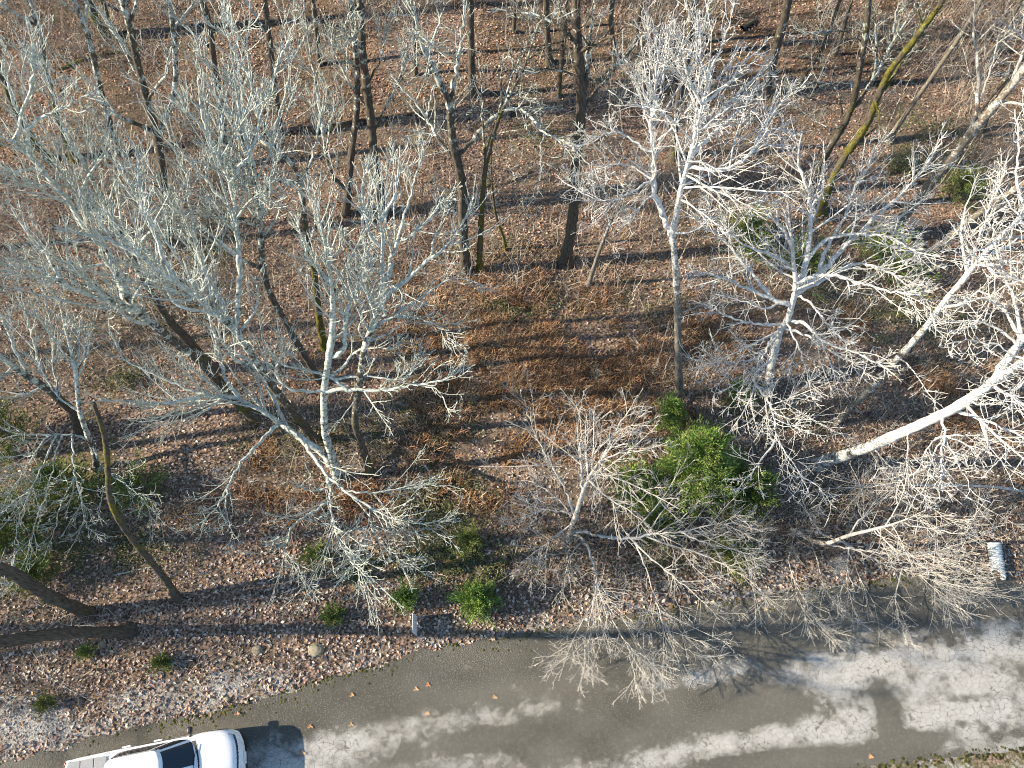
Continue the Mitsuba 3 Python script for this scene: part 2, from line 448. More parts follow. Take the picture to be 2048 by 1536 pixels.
def tree(name, label, base, stem, r, limbs=(), style='L', cat='tree', top=0.0, auto=0, autolen=3.0, autof=(.45, .98), pale=(0.25, 0.75), moss=(0.35, 0.15), twig=1.0, rise=0.5, group=None, autoel=50, rtop=0.35, twigs=True, lims=12, lean=None, ivy=False, r0l=None):
    N_TREES[0] += 1
    rng = rng_of(100 + N_TREES[0])
    st = STYLE[style]
    bark = BARKS[st['bark']]
    b = on_ground(*base)
    pts = [b - [0, 0, 0.15], b + [0, 0, 0.12]] + trace(stem, b[:2])
    z = [p[2] for p in pts]
    for k in range(2, len(pts)):      # a stem never grows down
        if pts[k][2] < pts[k - 1][2] + 0.05 and len(stem[k - 2]) == 2:
            pts[k] = at(*stem[k - 2], pts[k - 1][2] + 0.15)
    if top > pts[-1][2]:
        dirn = norm(pts[-1] - pts[max(1, len(pts) - 3)])
        dirn = norm(dirn * [0.6, 0.6, 1.0] + [0, 0, 0.3])
        n = 5
        for k in range(1, n + 1):
            pts.append(pts[-1] + dirn * (top - pts[-1][2]) / (n + 1 - k) / max(dirn[2], .4) * 1.0 + rng.normal(0, .12, 3) * [1, 1, 0])
    path, L = resample(smooth_path(pts), ds=0.22)
    s = np.linspace(0, 1, len(path))
    if top <= 0 and not (twigs is False):
        rtop = min(rtop, .4)
    rad = r * (1 - (1 - rtop) * s ** 0.9) * (1 + 0.06 * rng.normal(0, 1, len(s)))
    if twigs:
        rad *= 1 - .85 * np.clip((s - .62) / .38, 0, 1) ** 1.4
    dist = s * L
    rad *= 1 + 0.95 * np.exp(-dist / 0.30)
    tt = np.clip((s - 0.1) / 0.8, 0, 1)
    U = np.stack([pale[0] + (pale[1] - pale[0]) * tt, moss[0] + (moss[1] - moss[0]) * tt], 1)
    k = thing(name, label, cat, group)
    add(k, 'trunk', tubes(path[None], rad[None], 9, U[None], bump=0.09, rng=rng, cap=True)[:2], bark, smooth=True,
        uv=tubes(path[None], rad[None], 9, U[None], cap=True)[2])
    known = [(path, rad, U)]
    LP = []
    jobs = []
    for l in limbs:
        rs = l[1] if len(l) > 1 and l[1] is not None else rise
        rl = l[2] if len(l) > 2 else None
        jobs.append((l[0], rs, rl))
    for lp, rs, rl in jobs:
        allp = np.vstack([a[0] for a in known])
        allr = np.concatenate([a[1] for a in known])
        allu = np.vstack([a[2] for a in known])
        d2 = ((proj(allp) - lp[0]) ** 2).sum(1)
        n0 = int(np.argmin(d2))
        p0 = allp[n0]
        mpp = ((p0 - CAM) @ AX) / F
        seg = np.concatenate([[0], np.cumsum(np.linalg.norm(np.diff(np.array(lp, float), axis=0), axis=1))])
        zs = p0[2] + rs * seg * mpp
        P = [p0] + [at(x, y, zz) for (x, y), zz in zip(lp[1:], zs[1:])]
        P, LL = resample(smooth_path(P), ds=0.16)
        P[1:-1] += rng.normal(0, 0.018, P[1:-1].shape)
        rl = (rl or min(allr[n0] * 0.72, 0.018 * LL + 0.025)) * (1.15 if style == 'W' else 1.05)
        ss = np.linspace(0, 1, len(P))
        R = np.maximum(rl * (1 - 0.82 * ss ** 0.8), 0.008) * (1 + 0.1 * rng.normal(0, 1, len(ss)))
        Ul = np.repeat(allu[n0][None], len(P), 0)
        Ul[:, 0] = Ul[:, 0] + (max(pale[1], Ul[0, 0]) - Ul[:, 0]) * np.clip(ss * 2.5, 0, 1)
        Ul[:, 1] = Ul[:, 1] + (moss[1] - Ul[:, 1]) * np.clip(ss * 2, 0, 1)
        known.append((P, R, Ul))
        LP.append((P, R, Ul, LL))
    az0 = rng.uniform(0, 6.28)
    for a in range(auto):
        f = autof[0] + (autof[1] - autof[0]) * (a + rng.uniform(.2, .8)) / auto
        n0 = int(f * (len(path) - 1))
        p0 = path[n0]
        az = az0 + a * 2.4 + rng.normal(0, .3)
        el = math.radians(autoel + rng.normal(0, 10))
        d = np.array([math.cos(az) * math.cos(el), math.sin(az) * math.cos(el), math.sin(el)])
        LL = autolen * rng.uniform(.7, 1.2) * (1.25 - 0.75 * (f - autof[0]) / max(autof[1] - autof[0], .01))
        n = max(4, int(LL / 0.22))
        P = [p0]
        for _ in range(n):
            d = norm(d + [0, 0, 0.9 * st['up'] / n * 2] + rng.normal(0, st['wob'] * 0.6, 3))
            P.append(P[-1] + d * LL / n)
        P = np.array(P)
        ss = np.linspace(0, 1, len(P))
        rl = min(rad[n0] * 0.6, 0.016 * LL + 0.02)
        R = np.maximum(rl * (1 - 0.82 * ss ** 0.8), 0.008)
        Ul = np.repeat(U[n0][None], len(P), 0)
        Ul[:, 0] = Ul[:, 0] + (max(pale[1], Ul[0, 0]) - Ul[:, 0]) * np.clip(ss * 2.5, 0, 1)
        Ul[:, 1] = Ul[:, 1] + (moss[1] - Ul[:, 1]) * np.clip(ss * 2, 0, 1)
        LP.append((P, R, Ul, LL))
    # each limb with the branches that fork from it is a part; the finest twigs of all limbs are one part
    fine = []
    ktop = int(len(path) * 0.55)
    src = LP + ([(path[ktop:], rad[ktop:], U[ktop:], L * 0.45)] if twigs else [])
    for n, (P, R, Ul, LL) in enumerate(src):
        m = 14
        Pm, _ = resample(P, n=m)
        si = np.linspace(0, 1, m)
        so = np.linspace(0, 1, len(P))
        Rm = np.interp(si, so, R)[None]
        Um = np.stack([np.interp(si, so, Ul[:, c]) for c in (0, 1)], 1)[None]
        up = st['up']
        tn = 0.25 if n < len(LP) else 0.1
        lead = [(Pm, 1)]
        Q1, R1, U1 = grow(Pm[None], Rm, Um, st['p1'] * LL * min(twig, 1.3), rng, max(0.7, st['f1'] * LL ** 0.8 * 1.25), tmin=tn, ang=st['ang'], up=up, wob=st['wob'] * .75, K=6, r1=.008, rr=.6)
        keep = [tubes(P[None], R[None], 7, Ul[None], bump=0.16, rng=rng, cap=True)] if n < len(LP) else []
        if len(Q1):
            keep.append(tubes(Q1, R1, 4, U1))
        lens = lambda q_: np.linalg.norm(np.diff(q_, axis=1), axis=2).sum(1) if len(q_) else np.zeros(0)
        L1 = lens(Q1)
        Qa, Ra, Ua = grow(Pm[None], Rm, Um, 3.5 * LL * twig, rng, 0.8, tmin=tn, ang=st['ang'], up=up, wob=st['wob'], K=4, r1=st['r'] * .8, taper=.3)
        Q2, R2, U2 = grow(Q1, R1, U1, st['p2'] * L1 * twig + 1.5, rng, np.maximum(0.4, L1 * st['f2']), tmin=.15, ang=st['ang'], up=up, wob=st['wob'], K=4, r1=st['r'] * .8)
        Q2, R2, U2 = np.concatenate([Q2, Qa]), np.concatenate([R2, Ra]), np.concatenate([U2, Ua])
        Q3, R3, U3 = grow(Q2, R2, U2, st['p3'] * lens(Q2) * twig + .6, rng, np.maximum(0.25, lens(Q2) * st['f3']), tmin=.2, ang=st['ang'], up=up * 1.1, wob=st['wob'] * 1.3, K=3, r1=st['r'] * .65)
        Q4, R4, U4 = grow(Q3, R3, U3, st['p4'] * lens(Q3) * twig, rng, np.maximum(0.16, lens(Q3) * .55), tmin=.2, ang=st['ang'], up=up, wob=.1, K=2, r1=st['r'] * .5)
        for q_, r_, u_, k_ in ((Q2, R2, U2, .85), (Q3, R3, U3, .68), (Q4, R4, U4, .55)):
            if len(q_):
                fine.append(tubes(q_, np.maximum(r_, st['r'] * k_), 3, u_))
        if n < len(LP):
            v, f, u = join(keep)
            add(k, 'limb', (v, f), bark, smooth=True, uv=u)
        elif keep:
            fine += keep
    if fine:
        v, f, u = join(fine)
        TRI[0] += len(f)
        add(k, 'twigs', (v, f), bark, smooth=True, uv=u, kind='stuff')
    return k


TRI = [0]
# --- the big lichen tree with two stems left of the clearing
tree('lichen_tree', 'big two-stemmed tree crusted with pale grey-green lichen, left of the bracken clearing', (676, 958), [(667, 920), (650, 872), (647, 810), (650, 760), (657, 722), (664, 672), (667, 622), (661, 560), (655, 520), (648, 475), (636, 430), (630, 390)], 0.145,
     [([(668, 940), (640, 902), (612, 882), (562, 847), (500, 808), (475, 795), (450, 793), (407, 790), (362, 803), (300, 806), (250, 803), (200, 800)], .55, .13),
      ([(475, 793), (458, 765), (445, 747), (437, 705), (430, 670), (422, 650), (417, 617), (405, 560), (398, 520)], .6, .07),
      ([(407, 790), (372, 778), (350, 768), (325, 755), (300, 745), (275, 733), (245, 720), (232, 695), (230, 680)], .4, .055),
      ([(562, 847), (540, 862), (525, 877), (507, 903), (475, 932), (455, 977), (442, 1002), (412, 1035), (400, 1062)], .28, .075),
      ([(455, 977), (450, 1010), (457, 1045), (466, 1070), (472, 1095)], .2, .03),
      ([(562, 847), (585, 862), (615, 897), (635, 925), (652, 950), (662, 975), (660, 1000), (665, 1035), (675, 1077), (707, 1130), (735, 1157), (760, 1190)], .42, .075),
      ([(655, 955), (685, 978), (715, 1000), (762, 1027), (800, 1042), (840, 1046), (875, 1045), (912, 1036)], .25, .05),
      ([(660, 1000), (640, 1015), (612, 1032), (580, 1052), (578, 1077), (562, 1097), (580, 1115), (600, 1135), (612, 1175)], .2, .04),
      ([(690, 985), (730, 987), (760, 985), (785, 980), (840, 965), (870, 968), (900, 977)], .3, .03),
      ([(762, 1027), (780, 1070), (800, 1100), (830, 1130)], .15, .025), ([(705, 995), (740, 1030), (752, 1080), (790, 1112), (850, 1150)], .2, .03),
      ([(657, 722), (690, 702), (690, 665), (690, 625), (710, 585), (722, 545), (732, 500), (724, 440)], .8, .085),
      ([(647, 780), (680, 777), (700, 781), (740, 781), (780, 780), (835, 767), (882, 762), (905, 752), (925, 738)], .3, .075),
      ([(835, 767), (872, 776), (886, 800), (900, 822), (912, 824)], .1, .025),
      ([(697, 781), (668, 757), (640, 746), (615, 740), (585, 735), (560, 727), (540, 712)], .5, .06),
      ([(657, 757), (685, 738), (707, 702), (735, 695), (762, 696), (785, 697), (805, 685)], .45, .05),
      ([(680, 757), (720, 752), (760, 754), (785, 760), (820, 755), (835, 722), (848, 705)], .35, .045),
      ([(640, 780), (600, 785), (575, 778), (548, 752), (560, 720), (583, 672), (590, 640)], .5, .045),
      ([(724, 440), (738, 405), (746, 360), (757, 320)], .8, .04), ([(645, 560), (618, 520), (600, 470), (590, 430)], .8, .05)],
     'L', pale=(.52, .78), moss=(.2, .08), rtop=.45, twig=1.15)
# --- dark-based tree beside it
tree('lichen_tree', 'forked tree with dark mossy foot and pale limbs, right of the two-stemmed tree', (742, 948), [(725, 890), (708, 850), (712, 810), (722, 747), (726, 712), (730, 690), (740, 665), (752, 635), (760, 602), (766, 570), (764, 525), (766, 475), (757, 420), (750, 370)], 0.14,
     [([(738, 665), (760, 647), (810, 617), (835, 600), (855, 583), (868, 560)], .5, .05),
      ([(757, 610), (772, 592), (800, 567), (825, 550), (862, 515), (900, 487), (920, 455), (940, 420), (948, 392)], .65, .075),
      ([(766, 575), (775, 550), (785, 515), (791, 487), (825, 470), (850, 448), (867, 425), (880, 400), (890, 378)], .7, .06),
      ([(791, 487), (803, 450), (812, 420), (825, 375), (840, 325), (850, 280)], .8, .04),
      ([(862, 515), (872, 470), (885, 440), (892, 400)], .8, .03), ([(760, 640), (805, 628), (850, 640), (885, 655), (915, 700)], .2, .03),
      ([(763, 500), (740, 470), (728, 430), (725, 380), (735, 330)], .8, .05), ([(764, 440), (790, 395), (795, 340), (800, 290)], .8, .045),
      ([(735, 680), (780, 665), (815, 640), (860, 632)], .3, .03), ([(716, 800), (690, 830), (668, 850)], .3, .03), ([(850, 590), (900, 555), (950, 560), (985, 580)], .1, .025)],
     'L', pale=(.12, .8), moss=(.62, .12), rtop=.4)
tree('lichen_tree', 'tall lichen tree whose mossy dark stem leans left behind the two-stemmed tree', (632, 882), [(590, 830), (550, 780), (520, 735), (495, 697), (475, 665), (440, 632), (400, 598), (350, 565), (300, 530), (262, 490), (225, 460)], 0.16,
     [([(475, 660), (477, 610), (479, 560), (480, 525), (475, 475), (470, 425), (462, 375), (437, 312), (410, 262), (375, 225), (350, 180)], .85, .085),
      ([(462, 360), (490, 320), (512, 280), (520, 230), (540, 180)], .8, .05), ([(472, 440), (500, 400), (530, 380), (560, 350)], .7, .04),
      ([(470, 420), (440, 390), (415, 360), (380, 330), (340, 270), (310, 210)], .7, .05), ([(437, 312), (445, 250), (450, 200), (462, 150)], .8, .04), ([(410, 262), (400, 200), (392, 140), (396, 90)], .8, .035),
      ([(495, 690), (477, 665), (445, 610), (425, 575), (400, 525), (387, 475), (380, 400), (372, 350), (350, 300)], .75, .075),
      ([(387, 475), (362, 430), (330, 390), (300, 340), (280, 290)], .7, .045), ([(350, 565), (330, 520), (310, 465), (275, 400), (250, 350), (235, 320)], .65, .06),
      ([(300, 530), (262, 500), (210, 475), (150, 465), (110, 455)], .5, .05), ([(310, 465), (290, 430), (285, 380), (275, 320), (265, 280)], .7, .04),
      ([(545, 775), (512, 735), (485, 712), (460, 702)], .3, .05), ([(440, 632), (400, 620), (362, 617), (335, 590), (325, 565), (300, 550), (255, 525)], .55, .06)],
     'L', pale=(.2, .76), moss=(.55, .1), rtop=.4, auto=5, autolen=3.2)
tree('mossy_tree', 'thick dark mossy trunk leaning left, its foot in the leaves above the left cedars', (508, 832), [(480, 808), (445, 772), (405, 725), (370, 700), (340, 677), (305, 647), (275, 625), (237, 607), (200, 598), (160, 583), (120, 565), (70, 535), (20, 515)], 0.21,
     [([(272, 622), (255, 592), (240, 565), (225, 520), (205, 488), (175, 462), (150, 425), (120, 380), (87, 345), (57, 307), (37, 292), (0, 272), (-40, 260)], .6, .13),
      ([(57, 307), (55, 250), (45, 232), (37, 225), (30, 212), (25, 200), (12, 150), (-5, 100)], .8, .07), ([(55, 258), (75, 240), (100, 227), (140, 210), (165, 195), (190, 180)], .55, .05),
      ([(240, 565), (237, 545), (212, 525), (190, 480), (170, 440), (155, 400)], .7, .06), ([(150, 425), (165, 380), (190, 330), (215, 290), (222, 240)], .75, .05),
      ([(87, 345), (62, 335), (30, 348), (0, 330), (-30, 325)], .4, .05), ([(120, 565), (95, 510), (60, 480), (30, 430), (10, 400)], .6, .05), ([(205, 488), (180, 430), (150, 380), (140, 330), (118, 280)], .6, .05),
      ([(37, 292), (45, 220), (70, 150), (60, 100), (75, 40)], .85, .05)],
     'L', pale=(.10, .72), moss=(.6, .18), rtop=.3, auto=5, autolen=3.4)
tree('mossy_tree', 'dark trunk leaning left beside the thick mossy one, darker and thinner', (428, 738), [(410, 720), (375, 677), (340, 645), (312, 602), (295, 572), (272, 530), (240, 470), (210, 410), (180, 350), (140, 280), (110, 220)], 0.17, (), 'L', auto=12, autolen=3.6, pale=(.08, .72), moss=(.5, .15))
tree('mossy_tree', 'slim mossy trunk left of centre, bright yellow-green moss halfway up', (650, 695), [(642, 665), (632, 585), (630, 545), (617, 500), (610, 450), (605, 400), (602, 362), (587, 332), (562, 305), (540, 275), (510, 220), (500, 150), (495, 100), (488, 40)], 0.15,
     [([(558, 300), (525, 282), (500, 257), (478, 239), (450, 225), (427, 212), (400, 190)], .4, .07), ([(605, 370), (620, 330), (630, 290), (640, 230), (655, 170)], .8, .05), ([(510, 220), (540, 170), (560, 120), (585, 60), (600, 10)], .8, .05),
      ([(500, 150), (470, 110), (450, 60), (440, 10)], .8, .045), ([(540, 275), (560, 230), (575, 180), (580, 120)], .8, .045)],
     'L', pale=(.1, .7), moss=(.82, .3), top=13, rtop=.3)
tree('mossy_tree', 'dark slim trunk between the two mossy ones left of centre, leaning slightly left', (640, 762), [(622, 730), (600, 697), (575, 652), (555, 617), (535, 580), (525, 537), (522, 487), (521, 437), (512, 375), (506, 320), (480, 240), (470, 150), (455, 60)], 0.14,
     [([(520, 430), (540, 380), (555, 320), (560, 260)], .8, .05), ([(512, 375), (490, 340), (478, 300), (470, 240)], .8, .04)], 'L', auto=7, autolen=3, pale=(.12, .72), moss=(.5, .12))
tree('mossy_tree', 'straight dark trunk left of the fork with arched limb, foot in open leaf litter', (768, 432), [(762, 387), (756, 350), (749, 325), (742, 240), (732, 171), (725, 103), (722, 34), (720, 0)], 0.2, [([(745, 270), (770, 215), (800, 160), (812, 100), (830, 40)], .7, .06), ([(740, 220), (700, 170), (670, 110), (650, 40)], .7, .06), ([(732, 171), (762, 120), (772, 60), (790, 10)], .8, .05)], 'L', auto=5, autolen=3.2, autof=(.5, .95), top=16, pale=(.1, .6), moss=(.35, .15))
tree('mossy_tree', 'forked grey trunk in the leaf litter, second left of the arched limb', (692, 428), [(694, 410), (700, 350), (703, 300), (711, 250), (716, 180), (712, 110), (705, 40)], 0.16, [([(692, 385), (675, 367), (660, 342), (650, 300), (642, 237), (632, 170), (620, 100), (610, 30)], .85, .09), ([(702, 310), (680, 280), (672, 230)], .7, .04)], 'L', auto=6, autolen=3, top=15, pale=(.22, .62), moss=(.3, .1))
# --- the fork with the arched limb, and its neighbours
tree('mossy_tree', 'dark forked tree with one pale limb arching over to the right', (931, 545), [(929, 513), (925, 444), (926, 376), (915, 321), (906, 290), (901, 239), (899, 205), (882, 171), (865, 130), (845, 99), (832, 40)], 0.22,
     [([(899, 205), (905, 180), (910, 154), (916, 125), (920, 96), (927, 34), (930, -20)], .9, .09), ([(915, 318), (900, 311), (879, 280), (852, 236), (835, 205), (807, 181), (780, 150)], .6, .08),
      ([(917, 312), (947, 280), (965, 258), (982, 239), (1005, 223), (1026, 215), (1045, 219), (1067, 240), (1088, 267), (1110, 275), (1135, 284), (1163, 297)], .28, .095),
      ([(1026, 215), (1060, 212), (1080, 228), (1085, 250)], .15, .03), ([(1088, 267), (1080, 300), (1082, 340), (1075, 375)], -.05, .025), ([(1110, 275), (1140, 300), (1150, 340), (1140, 370)], .0, .025), ([(1135, 284), (1180, 330), (1190, 355), (1245, 362)], .1, .025),
      ([(850, 105), (870, 70), (885, 30), (890, -10)], .8, .05), ([(865, 130), (850, 160), (860, 110), (855, 60)], .8, .04), ([(852, 236), (860, 200), (872, 160), (880, 110)], .8, .04)],
     'D', top=13, pale=(.04, .62), moss=(.5, .18), twig=1.1)
tree('mossy_tree', 'slender mossy tree right of the dark fork, leaning right as it rises', (960, 543), [(959, 513), (964, 410), (971, 325), (988, 260), (1005, 219), (1029, 171), (1046, 144), (1060, 100), (1080, 40)], 0.13, [([(990, 255), (1004, 195), (1025, 197), (1060, 194), (1080, 200)], .3, .03), ([(1005, 219), (1000, 150), (1010, 110), (1030, 118)], .6, .04), ([(975, 310), (1010, 320), (1040, 370), (1050, 440)], .05, .025)], 'D', auto=3, autolen=2.2, top=12, pale=(.1, .5), moss=(.8, .4))
tree('mossy_tree', 'thin crooked mossy stem standing just right of the slender mossy tree', (1012, 500), [(1006, 470), (992, 437), (984, 376), (982, 308), (986, 260)], 0.07, (), 'D', auto=4, autolen=1.2, pale=(.1, .4), moss=(.85, .6))
tree('dark_tree', 'tall dark trunk with flared foot at the back edge of the clearing, near the middle', (1130, 527), [(1132, 513), (1146, 444), (1149, 342), (1159, 273), (1163, 205), (1160, 137), (1153, 68), (1152, 0)], 0.25,
     [([(1163, 212), (1168, 190), (1176, 103), (1183, 34), (1188, -20)], .95, .11), ([(1165, 215), (1172, 203), (1207, 164), (1234, 130), (1279, 82), (1300, 50)], .6, .09), ([(1155, 150), (1120, 140), (1080, 145), (1050, 142), (1020, 120)], .3, .04), ([(1153, 60), (1130, 30), (1110, -10)], .7, .06),
      ([(1165, 150), (1195, 165), (1230, 190), (1265, 210)], -.1, .03)], 'D', auto=3, autolen=2.5, autof=(.55, .9), top=17, pale=(-.12, .5), moss=(.42, .3))
tree('bare_tree', 'short pale tree leaning right at the back of the clearing, beside the tall dark trunk', (1176, 573), [(1186, 540), (1198, 502), (1223, 441), (1231, 417), (1242, 395), (1251, 373), (1256, 350)], 0.10,
     [([(1225, 440), (1250, 412), (1267, 397), (1290, 378), (1303, 365)], .6, .035), ([(1210, 480), (1235, 500), (1240, 515)], .1, .025), ([(1251, 373), (1230, 345), (1205, 350), (1165, 390)], .2, .025)], 'W', auto=4, autolen=1.6, pale=(.12, .5), moss=(.4, .1), twig=.9)
# --- the tall white-crowned tree and the wide white crown
tree('white_tree', 'tall slim tree with a fine white fan crown, its foot behind the large green cedar', (1357, 792), [(1357, 740), (1356, 675), (1354, 600), (1352, 550), (1348, 500), (1344, 470), (1352, 430), (1357, 405), (1366, 360), (1376, 330), (1386, 295), (1394, 250), (1404, 212), (1415, 162), (1421, 112), (1424, 50)], 0.15,
     [([(1344, 478), (1328, 437), (1311, 393), (1306, 355), (1310, 310), (1303, 270), (1300, 250), (1306, 215), (1310, 187), (1313, 150), (1318, 110), (1322, 60)], .9, .085), ([(1312, 230), (1328, 150), (1336, 90), (1345, 40)], .9, .035),
      ([(1303, 300), (1290, 300), (1267, 282), (1240, 262), (1215, 265), (1175, 283), (1160, 290)], .3, .035), ([(1307, 355), (1285, 345), (1262, 330), (1225, 325), (1180, 345), (1160, 370)], .35, .03), ([(1308, 362), (1270, 380), (1240, 395), (1200, 405), (1160, 385), (1135, 368)], .15, .03),
      ([(1300, 265), (1285, 210), (1272, 170), (1258, 140)], .7, .03), ([(1385, 312), (1425, 270), (1442, 250), (1475, 225), (1500, 200), (1520, 170)], .75, .05), ([(1392, 275), (1420, 245), (1462, 200), (1500, 165), (1535, 130)], .75, .04),
      ([(1410, 207), (1440, 180), (1462, 160), (1490, 120), (1510, 90)], .8, .035), ([(1404, 215), (1385, 180), (1370, 140), (1365, 90), (1370, 40)], .85, .035), ([(1418, 150), (1440, 110), (1455, 60), (1465, 20)], .85, .03), ([(1415, 165), (1402, 120), (1398, 70), (1400, 20)], .85, .03),
      ([(1370, 340), (1382, 333), (1425, 342), (1462, 337), (1507, 307), (1525, 262), (1560, 205), (1585, 185)], .35, .05), ([(1525, 262), (1560, 250), (1590, 262)], .1, .02), ([(1360, 400), (1395, 420), (1425, 440), (1450, 470)], .1, .03), ([(1372, 345), (1420, 380), (1470, 395), (1510, 420)], .15, .03),
      ([(1350, 460), (1380, 470), (1410, 445), (1425, 400)], .4, .03), ([(1311, 393), (1290, 400), (1262, 440), (1230, 455)], .1, .025)],
     'W', pale=(.12, .92), moss=(.5, .0), twig=1.25, rtop=.3)
tree('white_tree', 'spreading tree with a dense bright white crown seen from above, right of centre', (1533, 782), [(1540, 740), (1552, 695), (1562, 655), (1573, 645), (1584, 612), (1592, 576), (1590, 545), (1586, 520), (1584, 491), (1578, 431), (1574, 400)], 0.155,
     [([(1590, 570), (1610, 540), (1621, 479), (1622, 410), (1613, 370), (1600, 340), (1595, 315), (1605, 262)], .8, .10), ([(1590, 590), (1620, 562), (1650, 540), (1682, 499), (1723, 459), (1783, 406), (1828, 366), (1885, 285)], .65, .10),
      ([(1640, 548), (1645, 511), (1662, 475), (1694, 431), (1702, 386), (1735, 340), (1750, 290)], .7, .07), ([(1591, 560), (1640, 548), (1682, 552), (1735, 572), (1803, 588), (1840, 590)], .5, .07),
      ([(1600, 520), (1640, 485), (1670, 471), (1735, 467), (1787, 475), (1836, 507), (1880, 512)], .55, .06), ([(1600, 590), (1650, 560), (1698, 527), (1743, 527), (1783, 548), (1824, 576), (1860, 612), (1870, 640)], .4, .06),
      ([(1575, 645), (1595, 643), (1614, 649), (1650, 689), (1702, 701), (1759, 729), (1790, 750)], .4, .06), ([(1570, 655), (1590, 662), (1610, 669), (1658, 701), (1690, 720), (1723, 733), (1740, 760)], .35, .05),
      ([(1592, 590), (1610, 592), (1642, 632), (1666, 661), (1700, 690)], .35, .045), ([(1577, 608), (1545, 600), (1509, 584), (1460, 560), (1400, 544), (1370, 548)], .5, .075), ([(1545, 600), (1510, 555), (1481, 519), (1452, 483), (1400, 447), (1380, 420)], .55, .07),
      ([(1590, 545), (1562, 520), (1537, 507), (1493, 495), (1460, 470), (1440, 440)], .55, .055), ([(1585, 487), (1561, 451), (1521, 415), (1515, 405)], .7, .06), ([(1561, 451), (1552, 420), (1560, 380)], .8, .04),
      ([(1569, 645), (1513, 649), (1460, 636), (1420, 612), (1380, 600)], .4, .05), ([(1561, 660), (1520, 680), (1481, 701), (1440, 720), (1410, 735)], .3, .045), ([(1560, 670), (1510, 720), (1497, 721), (1450, 727), (1408, 725), (1372, 714)], .25, .045),
      ([(1552, 690), (1540, 720), (1500, 758), (1533, 796), (1550, 830), (1553, 881), (1567, 898), (1601, 950), (1618, 984)], .3, .05), ([(1553, 881), (1530, 910), (1500, 950), (1470, 985)], .15, .03), ([(1601, 950), (1625, 965), (1650, 985), (1665, 1010)], .1, .02),
      ([(1562, 655), (1540, 680), (1525, 720), (1490, 760), (1470, 800)], .25, .04), ([(1578, 640), (1600, 700), (1615, 750), (1625, 800)], .25, .035), ([(1555, 610), (1530, 620), (1480, 600), (1440, 590)], .4, .04), ([(1620, 420), (1650, 380), (1645, 340)], .7, .035)],
     'W', pale=(.5, .95), moss=(.22, -.1), twig=1.15, rtop=.35)
# --- pale smooth-barked trees at the right edge
tree('white_tree', 'thick white smooth-barked trunk leaning far right at the right edge above the road', (1640, 930), [(1660, 919), (1700, 907), (1734, 895), (1775, 878), (1818, 859), (1860, 840), (1899, 822), (1945, 795), (1984, 766), (2048, 721), (2120, 668), (2200, 610)], 0.21,
     [([(1984, 768), (1995, 750), (2012, 720), (2048, 677), (2100, 600), (2140, 520), (2150, 440)], .75, .12), ([(1905, 820), (1925, 825), (1980, 846), (2044, 871), (2110, 900)], .3, .055), ([(1990, 770), (2010, 785), (2048, 810), (2110, 840)], .4, .05),
      ([(1885, 832), (1887, 850), (1891, 875), (1885, 905), (1882, 950), (1885, 985)], .1, .045), ([(1890, 870), (1915, 880), (1950, 900), (1975, 935)], .15, .03), ([(1888, 868), (1860, 885), (1845, 915), (1835, 945)], .1, .03), ([(1889, 872), (1905, 905), (1930, 950), (1940, 985)], .1, .03), ([(1889, 872), (1870, 900), (1860, 940), (1845, 985)], .1, .025), ([(1888, 868), (1930, 870), (1985, 880), (2020, 905)], .2, .03),
      ([(1746, 900), (1783, 935), (1830, 975), (1880, 1019)], .12, .03), ([(1815, 868), (1815, 930), (1800, 970), (1783, 1011)], .1, .022),
      ([(2048, 677), (2010, 620), (1960, 590), (1920, 610)], .4, .045), ([(2100, 600), (2040, 560), (1980, 540), (1930, 500)], .4, .045), ([(2048, 677), (2030, 600), (2000, 530), (1990, 470), (1960, 400)], .6, .05), ([(2048, 721), (1990, 690), (1940, 680), (1890, 690)], .3, .03), ([(2030, 690), (1990, 650), (1940, 640), (1880, 640)], .4, .04),
      ([(2140, 520), (2080, 470), (2030, 430), (1990, 360)], .6, .05), ([(2120, 668), (2090, 730), (2050, 760), (2000, 810)], .1, .04)],
     'S', pale=(.5, 1.05), moss=(.1, -.2), twig=1.25, rtop=.5)
tree('white_tree', 'slender pale straight trunk leaning right, behind the thick white one', (1672, 848), [(1690, 824), (1710, 806), (1750, 770), (1798, 713), (1851, 657), (1887, 604), (1927, 560), (1963, 513), (2045, 430), (2100, 370)], 0.13,
     [([(1927, 558), (1960, 470), (1985, 400), (2000, 330)], .7, .045), ([(1963, 513), (2000, 500), (2048, 470), (2090, 480)], .5, .04), ([(1798, 713), (1830, 745), (1860, 790), (1880, 822)], .1, .03), ([(2045, 430), (2030, 350), (2040, 290), (2030, 220)], .7, .05)], 'S', auto=6, autolen=2.8, autof=(.5, .95), top=15, pale=(.32, .9), moss=(.22, -.1), twig=.9)
tree('bare_tree', 'thick tan trunk leaning right behind the white crown', (1778, 468), [(1785, 461), (1826, 410), (1874, 352), (1936, 273), (1984, 219), (2032, 160), (2080, 100)], 0.22, [([(1936, 273), (1960, 200), (1990, 120), (2000, 40)], .8, .06)], 'T', auto=9, autolen=3.2, autof=(.4, .95), top=15, pale=(.25, .7), moss=(.1, .0), twig=.8)
tree('bare_tree', 'tan trunk at the right edge leaning low, above the slender pale trunk', (1862, 505), [(1881, 492), (1922, 455), (1980, 410), (2045, 369), (2110, 330)], 0.16, [([(1980, 410), (2010, 340), (2030, 260)], .7, .05)], 'T', auto=8, autolen=3.0, autof=(.4, .95), top=12, pale=(.35, .75), moss=(.2, .0), twig=.8)
